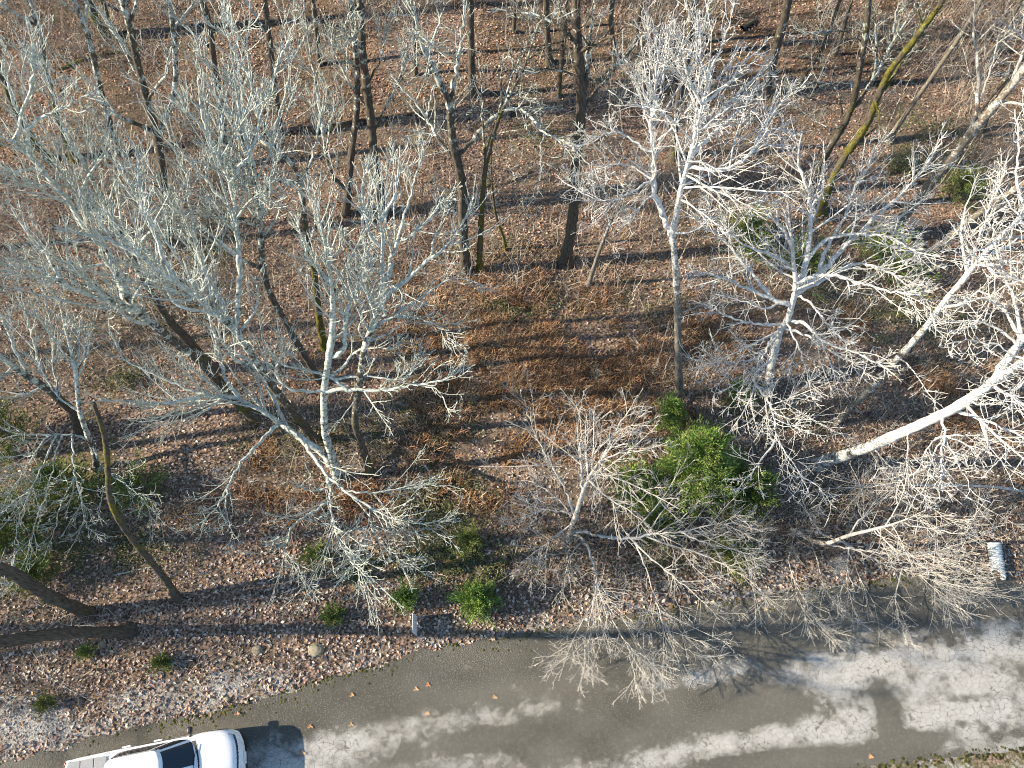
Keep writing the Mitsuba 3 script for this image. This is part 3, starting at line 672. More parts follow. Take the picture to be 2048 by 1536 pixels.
tree('mossy_tree', 'pale trunk forking into mossy limbs, behind the white crown at upper right', (1612, 385), [(1618, 369), (1656, 301), (1690, 246), (1705, 210), (1711, 188), (1722, 120), (1728, 90), (1734, 50), (1736, 0)], 0.17,
     [([(1700, 228), (1720, 200), (1741, 171), (1761, 130), (1789, 79), (1818, 34), (1840, -10)], .8, .10), ([(1690, 246), (1680, 200), (1671, 170), (1640, 164), (1600, 168), (1555, 176)], .35, .045), ([(1741, 171), (1755, 120), (1752, 60), (1745, 0)], .9, .06), ([(1690, 250), (1665, 262), (1630, 240), (1595, 215)], .3, .035),
      ([(1789, 79), (1790, 40), (1800, -10)], .9, .05), ([(1728, 95), (1700, 60), (1640, 62), (1580, 75)], .4, .04)], 'D', auto=3, autolen=2.4, autof=(.6, .95), top=14, pale=(.12, .55), moss=(.55, .5), twig=1.1)
tree('mossy_tree', 'dark trunk with thick yellow-green moss, leaning right at upper right', (1640, 425), [(1647, 403), (1659, 369), (1690, 310), (1734, 253), (1751, 205), (1775, 147), (1800, 115), (1820, 92), (1850, 50), (1881, 10), (1900, -30)], 0.19, [([(1760, 190), (1790, 150), (1815, 100), (1850, 40), (1860, -10)], .8, .07), ([(1850, 50), (1835, 20), (1830, -20)], .9, .06), ([(1751, 205), (1760, 240), (1755, 280)], -.3, .04)], 'D', auto=4, autolen=2.6, autof=(.6, .95), top=14, pale=(.05, .45), moss=(.8, .7), twig=1.0)
tree('bare_tree', 'straight tan pole-like tree leaning right at upper right, beside the yellow-green bush', (1778, 285), [(1785, 267), (1820, 215), (1857, 164), (1885, 123), (1926, 65), (1963, 0), (1985, -40)], 0.12, (), 'T', auto=7, autolen=2.8, autof=(.4, .98), top=15, pale=(.22, .5), moss=(.3, .2), twig=.7)
tree('bare_tree', 'stout trunk with bright moss bands at the top edge, right of the white fan crown', (1528, 190), [(1536, 157), (1545, 120), (1553, 92), (1567, 44), (1577, 0), (1584, -40)], 0.24, [([(1530, 165), (1560, 172), (1600, 178), (1660, 168)], .2, .05)], 'D', auto=4, autolen=3, autof=(.6, .95), top=14, pale=(.3, .5), moss=(.5, .4), twig=.8)
for lab, bs, stm, r in [('slim tan trunk at the top edge, first right of the stout moss-banded one', (1598, 172), [(1604, 157), (1638, 113), (1660, 60), (1680, 0)], .09), ('slim tan trunk at the top edge, second right of the stout moss-banded one', (1668, 110), [(1676, 96), (1690, 45), (1703, 0)], .10),
                        ('forked mossy tree at the top right corner', (1988, 105), [(2000, 80), (2020, 45), (2042, 0)], .13), ('dark mossy stem by the right edge, above the tan trunk lying low', (1962, 262), [(1975, 230), (2000, 190), (2030, 140), (2060, 90)], .11), ('thin dark leaning stem right of the yellow-green bush', (1900, 330), [(1920, 290), (1945, 245), (1985, 190), (2020, 150)], .08)]:
    tree('bare_tree', lab, bs, stm, r, (), 'D', auto=6, autolen=2.4, autof=(.35, .95), top=13, pale=(.2, .6), moss=(.5, .4), twig=.9)
for lab, bs, stm, r, md, pl in [('straight black trunk near the top, left of the middle', (945, 186), [(943, 120), (941, 60), (941, 0)], .19, .3, -.1), ('brown trunk with mossy foot at the top edge, just right of the middle', (1098, 126), [(1095, 70), (1093, 40), (1092, 0)], .18, .5, .05), ('thin trunk with mossy foot, right of the brown one at the top', (1118, 194), [(1122, 137), (1129, 80), (1134, 0)], .10, .5, .2),
                                ('small forked tree at the top edge, right of the tall dark trunk', (1231, 116), [(1226, 80), (1223, 55), (1222, 40), (1226, 0)], .12, .45, .25), ('dark mossy trunk seen through the white fan crown', (1347, 315), [(1349, 260), (1354, 220), (1361, 178), (1368, 150), (1377, 120), (1380, 60)], .17, .6, .05), ('thin dark stem at the top edge between the two brown trunks', (1028, 64), [(1029, 30), (1030, 0)], .09, .3, .1),
                                ('second thin dark stem at the top edge, beyond the fine white fan', (1268, 90), [(1275, 50), (1285, 0)], .12, .4, .2), ('slim grey trunk beyond the slim mossy one, upper left', (560, 270), [(556, 220), (548, 160), (540, 90), (530, 0)], .14, .3, .2), ('pale grey trunk at upper left with a kinked stem', (318, 300), [(316, 285), (328, 240), (345, 205), (352, 160), (350, 100), (345, 40)], .14, .25, .5),
                                ('dark trunk in the shade at upper left, beyond the lichen crowns', (340, 490), [(335, 440), (328, 376), (318, 290), (300, 220), (280, 150), (265, 80)], .19, .4, .0), ('dark mossy trunk at the far upper left', (95, 318), [(82, 300), (68, 284), (40, 240), (20, 190), (0, 140)], .19, .7, .0), ('slim yellow-mossed trunk at upper left, right of the far dark one', (150, 322), [(140, 300), (130, 280), (112, 230), (95, 150), (80, 60)], .12, .8, .2),
                                ('dark mossy trunk at the top left corner', (210, 70), [(200, 55), (190, 40), (178, 0)], .2, .75, .0), ('mossy slanting trunk near the top left corner', (232, 78), [(225, 60), (216, 40), (205, 0)], .12, .8, .1), ('grey trunk right of the far dark ones, among lichen twigs', (240, 310), [(228, 270), (205, 200), (190, 130), (172, 50)], .15, .3, .4), ('dark trunk behind the lichen crowns, upper left of centre', (455, 330), [(448, 280), (440, 210), (428, 130), (418, 40)], .16, .3, .1),
                                ('thin dark stem left of the straight black trunk', (832, 150), [(830, 110), (828, 60), (826, 0)], .09, .4, .2), ('dim trunk at the top edge far left of the middle', (640, 130), [(636, 90), (630, 40), (626, 0)], .13, .3, .3)]:
    tree('mossy_tree' if md > .55 else 'bare_tree', lab, bs, stm, r, (), 'D' if bs[0] > 700 else 'L', auto=9, autolen=3.4, autof=(.34, .96), top=15, pale=(pl, .66), moss=(md, .15), twig=.75)
# --- left edge
tree('mossy_tree', 'dark mossy snag standing between the green cedars at left, no crown', (357, 1197), [(340, 1170), (308, 1130), (274, 1092), (240, 1044), (223, 1010), (217, 987), (215, 920), (210, 875), (200, 840), (187, 808)], 0.12, [([(217, 960), (235, 945), (262, 938)], .2, .02)], 'L', pale=(-.3, -.1), moss=(.5, .68), twigs=False, rtop=.45)
tree('mossy_tree', 'thick dark mossy trunk with a broken stub, leaving the left edge', (180, 1230), [(168, 1222), (113, 1200), (62, 1171), (27, 1147), (0, 1137), (-60, 1105), (-140, 1068), (-220, 1025)], 0.21, [([(30, 1148), (28, 1135), (25, 1118)], .6, .09)], 'L', auto=7, autolen=3.8, autof=(.62, .97), top=16, pale=(-.3, .6), moss=(.5, .1))
tree('dark_tree', 'grey-brown trunk leaning far over at the left edge, lowest of the trunks there', (258, 1263), [(215, 1265), (171, 1264), (120, 1267), (68, 1274), (0, 1284), (-80, 1295), (-180, 1306)], 0.2, [([(0, 1284), (-20, 1240), (-10, 1180), (0, 1130)], .3, .05)], 'L', auto=8, autolen=3.8, autof=(.55, .97), top=17, pale=(.05, .6), moss=(.3, .05))
tree('lichen_tree', 'lichen tree at the left edge rising out of the dark green cedars', (165, 862), [(147, 825), (120, 800), (95, 777), (62, 757), (25, 732), (-20, 700), (-60, 670)], 0.18, [([(95, 777), (80, 720), (60, 660), (45, 600), (30, 540)], .75, .06), ([(62, 757), (30, 700), (5, 640), (-15, 580)], .7, .06), ([(120, 800), (105, 740), (108, 680), (95, 620), (80, 560)], .75, .055), ([(25, 732), (0, 760), (-30, 770)], .3, .05), ([(90, 772), (60, 790), (20, 785), (-10, 780)], .3, .045)], 'L', pale=(.15, .75), moss=(.4, .1), rtop=.4)
tree('lichen_tree', 'pale twiggy tree bowing over the dark green cedars at the left edge', (196, 940), [(190, 915), (183, 885), (172, 862), (160, 828), (155, 790), (152, 742), (140, 690), (125, 640), (118, 590)], 0.11,
     [([(180, 880), (150, 870), (120, 867), (95, 870), (80, 890), (50, 940), (10, 1000)], .35, .04), ([(110, 870), (90, 920), (60, 985), (35, 1040), (30, 1090)], .2, .035), ([(120, 868), (110, 905), (100, 960), (85, 1010), (75, 1060)], .2, .03), ([(140, 868), (145, 905), (150, 950), (162, 1000), (170, 1050), (205, 1080)], .15, .035),
      ([(185, 890), (200, 930), (225, 952), (262, 975), (300, 1015), (330, 1050)], .1, .03), ([(100, 872), (60, 868), (20, 872), (-20, 890)], .3, .035), ([(180, 935), (220, 938), (265, 936)], .1, .022), ([(160, 830), (120, 800), (85, 750), (60, 700)], .6, .04), ([(153, 760), (175, 720), (180, 670), (190, 620)], .7, .035),
      ([(60, 985), (30, 1000), (0, 1030), (-30, 1060)], .1, .025), ([(150, 950), (120, 1010), (110, 1060), (90, 1110)], .1, .025), ([(85, 1010), (60, 1080), (50, 1130), (20, 1170)], .05, .02)], 'L', pale=(.4, .8), moss=(.1, .0), rtop=.35, twig=1.1)
# --- young bare trees by the road
tree('roadside_tree', 'low grey-tan bare tree left of the large cedar, its boughs reaching over the road', (1138, 1078), [(1140, 1062), (1153, 1026), (1165, 986), (1177, 957), (1194, 929), (1216, 905), (1228, 880)], 0.10,
     [([(1150, 1035), (1137, 990), (1113, 945), (1081, 893), (1060, 844), (1050, 800)], .6, .05), ([(1160, 1000), (1165, 950), (1160, 900), (1165, 850), (1150, 800)], .8, .04), ([(1175, 960), (1196, 978), (1226, 1002), (1274, 1034), (1300, 1050)], .25, .035), ([(1194, 929), (1240, 900), (1290, 895), (1335, 890)], .4, .03), ([(1205, 915), (1230, 860), (1260, 820), (1275, 790)], .6, .03),
      ([(1141, 1064), (1173, 1064), (1215, 1074), (1258, 1080), (1307, 1066), (1363, 1066), (1416, 1050), (1460, 1046), (1512, 1042)], .28, .055), ([(1258, 1080), (1290, 1105), (1332, 1141), (1370, 1172), (1405, 1201), (1440, 1240)], .12, .035), ([(1290, 1072), (1340, 1092), (1403, 1107), (1460, 1135), (1512, 1167), (1550, 1215)], .15, .035), ([(1363, 1066), (1420, 1090), (1480, 1100), (1540, 1130)], .15, .03), ([(1310, 1066), (1345, 1050), (1380, 1020), (1420, 985)], .3, .025),
      ([(1142, 1068), (1167, 1076), (1180, 1105), (1191, 1141), (1199, 1189), (1227, 1242), (1252, 1290), (1300, 1330), (1335, 1372)], .22, .05), ([(1252, 1290), (1265, 1330), (1270, 1370), (1282, 1400)], .1, .02), ([(1195, 1165), (1185, 1220), (1171, 1282), (1130, 1322), (1100, 1336)], .15, .028), ([(1171, 1282), (1170, 1320), (1160, 1380)], .05, .018),
      ([(1265, 1085), (1276, 1100), (1295, 1145), (1308, 1189), (1324, 1241), (1357, 1294), (1420, 1320)], .1, .03), ([(1150, 1030), (1110, 1020), (1060, 1015), (1010, 1000)], .3, .03), ([(1145, 1050), (1100, 1080), (1060, 1110), (1020, 1150)], .15, .03), ([(1165, 1072), (1140, 1110), (1130, 1160), (1120, 1200)], .1, .025), ([(1150, 1040), (1120, 1000), (1080, 970), (1030, 960)], .35, .03)],
     'T', pale=(.5, .78), moss=(.0, -.2), twig=1.2, rtop=.35)
tree('roadside_tree', 'low tan bare tree right of the large cedar, boughs spreading over the road edge', (1583, 1062), [(1586, 1058), (1602, 1068), (1626, 1084), (1658, 1088), (1690, 1072), (1743, 1060), (1803, 1044), (1850, 1020)], 0.08,
     [([(1590, 1060), (1626, 1060), (1660, 1075), (1703, 1092), (1755, 1124), (1803, 1140), (1912, 1173), (1999, 1195)], .12, .04), ([(1640, 1087), (1700, 1098), (1780, 1108), (1860, 1112), (1930, 1100)], .15, .03), ([(1690, 1072), (1740, 1020), (1760, 980), (1790, 930)], .4, .03), ([(1588, 1060), (1574, 1123), (1593, 1173), (1620, 1220), (1645, 1262), (1680, 1290)], .1, .03),
      ([(1803, 1140), (1790, 1180), (1795, 1230), (1815, 1290)], .02, .022), ([(1743, 1060), (1790, 1100), (1830, 1110), (1900, 1090)], .1, .02), ([(1700, 1092), (1690, 1150), (1700, 1200), (1720, 1250)], .05, .02), ([(1800, 1045), (1870, 1060), (1940, 1070), (2010, 1050)], .15, .025), ([(1640, 1075), (1610, 1020), (1600, 970), (1620, 930)], .4, .03), ([(1870, 1160), (1900, 1190), (1960, 1200)], .02, .018), ([(1620, 1082), (1640, 1140), (1650, 1190), (1700, 1230)], .05, .02)],
     'T', pale=(.5, .74), moss=(.0, -.2), twig=1.2, rtop=.35, cat='tree')
tree('bare_tree', 'thin pale stem reaching in level from the right edge, below the thick white trunk', (2095, 1010), [(2060, 985, 1.2), (2000, 974, 2.0), (1908, 970, 2.8), (1763, 971, 3.2), (1700, 975, 3.3), (1626, 979, 3.3)], 0.055, [([(1908, 970), (1950, 1005), (2000, 1030), (2048, 1060)], .1, .025), ([(1780, 971), (1840, 1000), (1900, 1040), (1960, 1080)], .05, .022)], 'T', pale=(.5, .74), moss=(-.1, -.2), twig=.8, rtop=.35)
# --- trees left of the frame whose shade falls into it
for k, (x, y, h) in enumerate([(-27, 5.5, 17), (-31, 2.6, 18), (-24, 9.5, 16), (-36, 0.6, 18), (-29, 13, 17), (-33, 18, 17), (-42, 4.2, 19)]):
    px, py = proj(np.array([x, y, 0.0]))
    stm = [tuple(proj(np.array([x + .3 * math.sin(k * 2 + z * .4), y + .3 * math.cos(k + z * .3), z]))) for z in (2, 4, 6, 8)]
    tree('bare_tree', 'bare tree standing left of the frame, seen only by its shadow', (px, py), stm, .2, (), 'D', auto=13 if y < 5 else 8, autolen=4.4, autof=(.4, .97), top=h, pale=(.1, .5), moss=(.3, .1), twig=.6 if y < 5 else .3, group='trees left of the frame')
print('twig triangles', TRI[0])

# ------------------------------------------------------------------ leaf litter, dead bracken, green undergrowth
def forest_points(n, rng, y1=40.0, roadside=1.0):
    """Points on the woodland floor in and near the view."""
    y = rng.uniform(0.0, 1, n)
    y = -1.0 + (y1 + 1) * y
    half = 18 + 0.42 * np.clip(y, 0, None)
    x = rng.uniform(-1, 1, n) * half
    ok = y > road_top_y(x) + (meshkit.fbm(np.stack([x * 3.1, 0 * x, 0 * x], -1), 3, 41) - 0.5) * 0.32 - 0.02
    return x[ok], y[ok]


def flakes(x, y, z, size, rng, tilt=0.45, curl=0.25, aspect=0.62):
    """Curled leaves, two triangles each, lying about at these places."""
    n = len(x)
    az = rng.uniform(0, 2 * np.pi, n)
    a = np.stack([np.cos(az), np.sin(az), rng.normal(0, tilt, n)], 1)
    a = norm(a)
    b = norm(np.cross(norm(np.stack([rng.normal(0, tilt, n), rng.normal(0, tilt, n), np.ones(n)], 1)), a))
    u = norm(np.cross(a, b))
    c = np.stack([x, y, z], 1)
    s = size[:, None]
    k = (rng.uniform(-.1, 1, n) * curl)[:, None]
    p0, p2 = c - a * s * .5, c + a * s * .5
    p1 = c + b * s * aspect * .5 + u * s * k
    p3 = c - b * s * aspect * .5 + u * s * k
    V = np.stack([p0, p1, p2, p3], 1).reshape(-1, 3)
    i = np.arange(n)[:, None] * 4
    f = np.concatenate([i + [0, 2, 1], i + [0, 3, 2]], 0)
    return V, f


def pick(palette, n, rng, var=0.18, p=None):
    pal = np.array(palette)
    c = pal[rng.choice(len(pal), n, p=p)]
    return np.clip(c * (1 + var * rng.normal(0, 1, (n, 1))) * (1 + 0.04 * rng.normal(0, 1, (n, 3))), 0.01, 0.9)


LEAVES = [(0.44, 0.355, 0.30), (0.36, 0.27, 0.215), (0.26, 0.18, 0.14), (0.54, 0.47, 0.41), (0.14, 0.105, 0.085), (0.38, 0.25, 0.175), (0.50, 0.43, 0.38)]


def stuff(name, label, V, f, col=None, bsdf='leaf_colours', cat=None, smooth=False):
    scene[name] = mikit.ply((V, f), bsdf, smooth=smooth, color=col)
    labels[name] = {'label': label, 'category': cat or name.replace('_', ' '), 'kind': 'stuff'}


rg = rng_of(11)
x, y = forest_points(300000, rg)
near = np.exp(-np.clip(y - road_top_y(x), 0, None) / 4.0)
gv, gn = zone_masks(x, y)
p = np.stack([x * .5, y * .5, 0 * x], -1)
open_ = meshkit.fbm(p, 3, 61)
centre = on_ground(1060, 730)
brk = np.exp(-((x - centre[0]) / 4.6) ** 2 - ((y - centre[1] - .3) / 3.6) ** 2)
keep = rg.uniform(0, 1, len(x)) < np.clip(0.30 + 0.9 * (open_ - .35) + 0.5 * near, .1, 1) * (1 - 0.85 * gv) * (1 - .75 * gn) * (1 - .6 * brk)
x, y, near = x[keep], y[keep], near[keep]
z = ground_z(x, y) + rg.uniform(0.004, 0.05, len(x))
size = rg.uniform(0.07, 0.15, len(x)) * (1 + 0.15 * near)
V, f = flakes(x, y, z, size, rg, tilt=.42)
col = pick(LEAVES, len(x), rg, .26)
warm = np.clip((y - 9) / 10, 0, 1)[:, None]
col = col * (1 - warm) + col * np.array([1.03, .86, .77]) * warm
stuff('leaf_litter', 'brown and pinkish dead leaves covering the woodland floor', V, f, np.repeat(col, 4, 0), cat='leaves')
N_LEAVES = len(x)

# loose leaves and grit blown over the edge of the lane and the verge beyond
def blades(c, n, rng, length, width, spread=1.0, droop=0.55, K=3):
    """Tufts: n arching blades from each centre c (M, 3); three-point strips."""
    M = len(c)
    L = np.broadcast_to(np.asarray(length), (M,))
    idx = np.repeat(np.arange(M), n)
    m = len(idx)
    az = rng.uniform(0, 2 * np.pi, m)
    el = np.radians(rng.uniform(25, 80, m))
    d = np.stack([np.cos(az) * np.cos(el), np.sin(az) * np.cos(el), np.sin(el)], 1)
    l = (L[idx] * rng.uniform(.5, 1.2, m))[:, None]
    p0 = c[idx] + rng.normal(0, .12 * spread, (m, 3)) * [1, 1, 0]
    p1 = p0 + d * l * .55
    d2 = norm(d - [0, 0, 1] * np.asarray(rng.uniform(.2, 1.1, m) * droop * 1.6)[:, None])
    p2 = p1 + d2 * l * .5
    s = norm(np.cross(d, [0.01, 0.02, 1.0])) * width
    V = np.stack([p0 - s, p0 + s, p1 - s * .8, p1 + s * .8, p2], 1).reshape(-1, 3)
    i = np.arange(m)[:, None] * 5
    f = np.concatenate([i + [0, 1, 3], i + [0, 3, 2], i + [2, 3, 4]], 0)
    return V, f, idx


rg = rng_of(12)
n = 2600
xb = centre[0] + rg.normal(0, 1, n) * 3.0
yb = centre[1] + 0.2 + rg.normal(0, 1, n) * 2.1
ex = [(540, 960, 1.2, 1.2, 120), (490, 1010, 1.4, .8, 90), (1900, 760, 1.8, 1.4, 140), (1400, 690, 1.6, 1.0, 110), (1720, 640, .9, .5, 60), (960, 980, 1.2, .6, 90), (2040, 1060, .6, .5, 40), (700, 1000, 1.5, .7, 70), (1950, 850, 1.2, .6, 60)]
for px, py, rx, ry, m in ex:
    c = on_ground(px, py)
    xb = np.concatenate([xb, c[0] + rg.normal(0, rx * .6, m)])
    yb = np.concatenate([yb, c[1] + rg.normal(0, ry * .6, m)])
hump = meshkit.fbm(np.stack([xb * .9, yb * .9, 0 * xb], -1), 3, 71)
ok = (hump + .05 * rg.normal(0, 1, len(hump)) > .45) & (yb > road_top_y(xb) + .4)
xb, yb, hump = xb[ok], yb[ok], hump[ok]
c = np.stack([xb, yb, ground_z(xb, yb) + 0.0], 1)
V, f, idx = blades(c, 24, rg, .22 + .8 * (hump - .3), .0115, spread=1.2)
pal = [(0.34, 0.20, 0.11), (0.28, 0.155, 0.085), (0.44, 0.30, 0.19), (0.18, 0.105, 0.06), (0.38, 0.26, 0.17), (0.15, 0.095, 0.06)]
tc = pick(pal, len(xb), rg, .3)
col = tc[idx] * (1 + .32 * rg.normal(0, 1, (len(idx), 1)))
stuff('dead_bracken', 'orange-brown dead bracken tussocks in the sunlit clearing', V, f, np.repeat(np.clip(col, .02, .8), 5, 0), cat='bracken')

# dry grey-brown stalks all over the woodland floor
rg = rng_of(13)
x, y = forest_points(4500, rg)
dd = y - road_top_y(x)
k = (meshkit.fbm(np.stack([x * .35, y * .35, 0 * x], -1), 3, 81) + .12 * rg.normal(0, 1, len(x)) > .44) & (dd > .8)
x, y = x[k], y[k]
c = np.stack([x, y, ground_z(x, y)], 1)
V, f, idx = blades(c, 14, rg, rg.uniform(.25, .7, len(x)), .0055, spread=2.4, droop=.35)
col = pick([(0.34, 0.275, 0.20), (0.24, 0.17, 0.115), (0.44, 0.38, 0.30), (0.19, 0.13, 0.085)], len(idx), rg, .2)
stuff('dry_stalks', 'thin dry stalks and dead grass among the leaves of the woodland floor', V, f, np.repeat(col, 5, 0), cat='dry grass')

# a haze of thin bare wands and dead stems, thickest deep in the wood
rg = rng_of(17)
x, y = forest_points(150000, rg)
dn = meshkit.fbm(np.stack([x * .28, y * .28, 0 * x + 9], -1), 3, 87)
dr_ = y - road_top_y(x)
strip = np.exp(-((dr_ - 2.4) / 1.6) ** 2) * np.clip((x + .5) / 2, 0, 1)
k = (rg.uniform(0, 1, len(x)) < np.maximum(np.clip((dn - .36) * 3.2, 0, 1) * np.clip(.35 + (y - 8) / 22, .25, 1), strip)) & (y - road_top_y(x) > 1.2) & (np.hypot((x - centre[0]) / 4.2, (y - centre[1]) / 2.8) > 1)
x, y = x[k], y[k]
n = len(x)
az = rg.uniform(0, 6.283, n)
el = np.radians(rg.uniform(15, 88, n))
d = np.stack([np.cos(az) * np.cos(el), np.sin(az) * np.cos(el), np.sin(el)], 1)
L = rg.uniform(.3, 1.3, n) * (.7 + .5 * (dn[k] > .5))
p0 = np.stack([x, y, ground_z(x, y)], 1)
s = norm(np.cross(d, rg.normal(0, 1, (n, 3)))) * .0075
p1 = p0 + d * (L * .55)[:, None]
p2 = p1 + norm(d + rg.normal(0, .3, (n, 3))) * (L * .45)[:, None]
V = np.stack([p0 - s, p0 + s, p1 + s * .8, p1 - s * .8, p2], 1).reshape(-1, 3)
i = np.arange(n)[:, None] * 5
f = np.concatenate([i + [0, 1, 2], i + [0, 2, 3], i + [3, 2, 4]], 0)
col = pick([(0.44, 0.39, 0.33), (0.33, 0.275, 0.22), (0.52, 0.48, 0.42), (0.22, 0.175, 0.135)], n, rg, .2)
stuff('dead_brush', 'haze of thin bare wands and dead stems over the woodland floor', V, f, np.repeat(col, 5, 0), cat='brush')
N_WANDS = n

# low evergreen ground cover
rg = rng_of(14)
spots = [(870, 650, 2.4, 1.3, 900, .0), (1040, 600, 1.2, .7, 900, .45), (1030, 610, 1.0, .6, 700, .55), (860, 840, 1.8, 1.3, 1300, .25), (880, 1010, 1.7, 1.2, 1700, .35), (900, 1120, 1.5, .8, 2200, .45), (1000, 1130, 1.0, .6, 700, .3), (560, 880, 1.8, 1.0, 800, .15), (740, 1140, 1.6, .5, 1000, .3), (330, 650, 2.6, 1.6, 700, .15), (420, 500, 1.6, 1.2, 900, .3),
         (1280, 610, 2.4, 1.2, 800, .1), (1750, 620, 2.4, .9, 1300, .3), (1860, 300, 1.5, 1.6, 1600, .9), (1800, 340, .8, .6, 900, .9), (1080, 270, 1.4, 1.0, 500, .5), (300, 560, 3, 2, 600, .1), (120, 560, 2.5, 2, 700, .2), (1330, 1130, 1.2, .3, 300, .3), (250, 760, 1.3, .5, 900, .6), (700, 870, 1.4, .8, 700, .2), (1000, 500, 2.5, .8, 400, .1), (230, 1100, 2.0, .8, 1300, .3), (1700, 1010, 1.4, .8, 250, .1), (1900, 640, 2, 1, 600, .35), (1560, 840, 1.6, .8, 600, .4)]
xs_, ys_, hs_ = [], [], []
for px, py, rx, ry, m, h in spots:
    q = on_ground(px, py)
    m = int(m * 2.2)
    xs_.append(q[0] + rg.normal(0, rx * .62, m)); ys_.append(q[1] + rg.normal(0, ry * .62, m)); hs_.append(h * rg.uniform(0, 1, m) ** .7)
x, y, h = np.concatenate(xs_), np.concatenate(ys_), np.concatenate(hs_)
cl = meshkit.fbm(np.stack([x * 1.6, y * 1.6, 0 * x], -1), 3, 91)
ok = (y > road_top_y(x) + .25) & (cl + .07 * rg.normal(0, 1, len(x)) > .42)
x, y, h, cl = x[ok], y[ok], h[ok], cl[ok]
z = ground_z(x, y) + .03 + h * .8 * np.clip(cl * 2.2 - .5, .1, 1)
V, f = flakes(x, y, z, rg.uniform(.06, .13, len(x)), rg, tilt=.75, aspect=.38)
col = pick([(0.10, 0.125, 0.05), (0.16, 0.175, 0.085), (0.065, 0.085, 0.035), (0.21, 0.21, 0.12), (0.26, 0.25, 0.165)], len(x), rg, .22)
stuff('green_undergrowth', 'patches of low olive-green evergreen plants on the woodland floor', V, f, np.repeat(col, 4, 0), cat='undergrowth')

# moss cushions along the edge of the asphalt
rg = rng_of(15)
n = 1500
xm = rg.uniform(-19, 20, n)
dens = meshkit.fbm(np.stack([xm * .45, 0 * xm, 0 * xm], -1), 3, 97)
for px, rx in [((430, 1440), 1.0), ((330, 1462), .9), ((770, 1345), .5), ((1350, 1225), .9), ((1620, 1190), .8), ((1690, 1180), .6), ((895, 1305), .5), ((1860, 1160), .6)]:
    dens = np.maximum(dens, .68 * np.exp(-((xm - at(*px)[0]) / rx) ** 2) + .12)
k = rg.uniform(.3, .75, n) < dens
xm = xm[k]
ym = road_top_y(xm) - rg.gamma(1.6, .13, len(xm)) + .08
xe = rg.uniform(8, 22, 500)
ye = road_low_y(xe) - rg.uniform(-.1, .22, 500)
xm, ym = np.concatenate([xm, xe]), np.concatenate([ym, ye])
ico = trimesh.creation.icosphere(subdivisions=0)
iv, jf = np.array(ico.vertices), np.array(ico.faces)
s = rg.uniform(.01, .05, len(xm))[:, None]
V = iv[None] * (s * np.array([1, 1, .38]))[:, None, :] * rg.uniform(.7, 1.3, (len(xm), len(iv), 1)) + np.stack([xm, ym, 0 * xm + .012], 1)[:, None]
f = (jf[None] + (np.arange(len(xm)) * len(iv))[:, None, None]).reshape(-1, 3)
col = pick([(0.065, 0.068, 0.02), (0.10, 0.10, 0.025), (0.05, 0.052, 0.02), (0.09, 0.08, 0.045)], len(xm), rg, .2)
stuff('moss', 'small yellow-green moss cushions along the ragged edge of the asphalt', V.reshape(-1, 3), f, np.repeat(col, len(iv), 0), smooth=True)

# gravel spilt along the verge
rg = rng_of(16)
x, y = rg.uniform(-20, 20, 90000), rg.uniform(-.5, 6.5, 90000)
gv, gn = zone_masks(x, y)
ok = (y > road_top_y(x) + .02) & (rg.uniform(0, 1, len(x)) < gv ** 1.5 * .55)
x, y = x[ok][:14000], y[ok][:14000]
octa = np.array([[1, 0, 0], [-1, 0, 0], [0, 1, 0], [0, -1, 0], [0, 0, 1], [0, 0, -.6]], float)
of = np.array([[0, 2, 4], [2, 1, 4], [1, 3, 4], [3, 0, 4], [2, 0, 5], [1, 2, 5], [3, 1, 5], [0, 3, 5]])
s = rg.uniform(.012, .04, len(x))
V = octa[None] * s[:, None, None] * rg.uniform(.6, 1.3, (len(x), 6, 3)) * [1, 1, .7]
a = rg.uniform(0, 6.28, len(x))
ca, sa = np.cos(a)[:, None], np.sin(a)[:, None]
V = np.stack([V[..., 0] * ca - V[..., 1] * sa, V[..., 0] * sa + V[..., 1] * ca, V[..., 2]], -1) + np.stack([x, y, ground_z(x, y) + .006], 1)[:, None]
f = (of[None] + (np.arange(len(x)) * 6)[:, None, None]).reshape(-1, 3)
col = pick([(0.36, 0.355, 0.34), (0.48, 0.475, 0.46), (0.26, 0.25, 0.23), (0.42, 0.39, 0.35)], len(x), rg, .15)
stuff('gravel', 'grey crushed stone spilt along the verge of the lane', V.reshape(-1, 3), f, np.repeat(col, 6, 0))

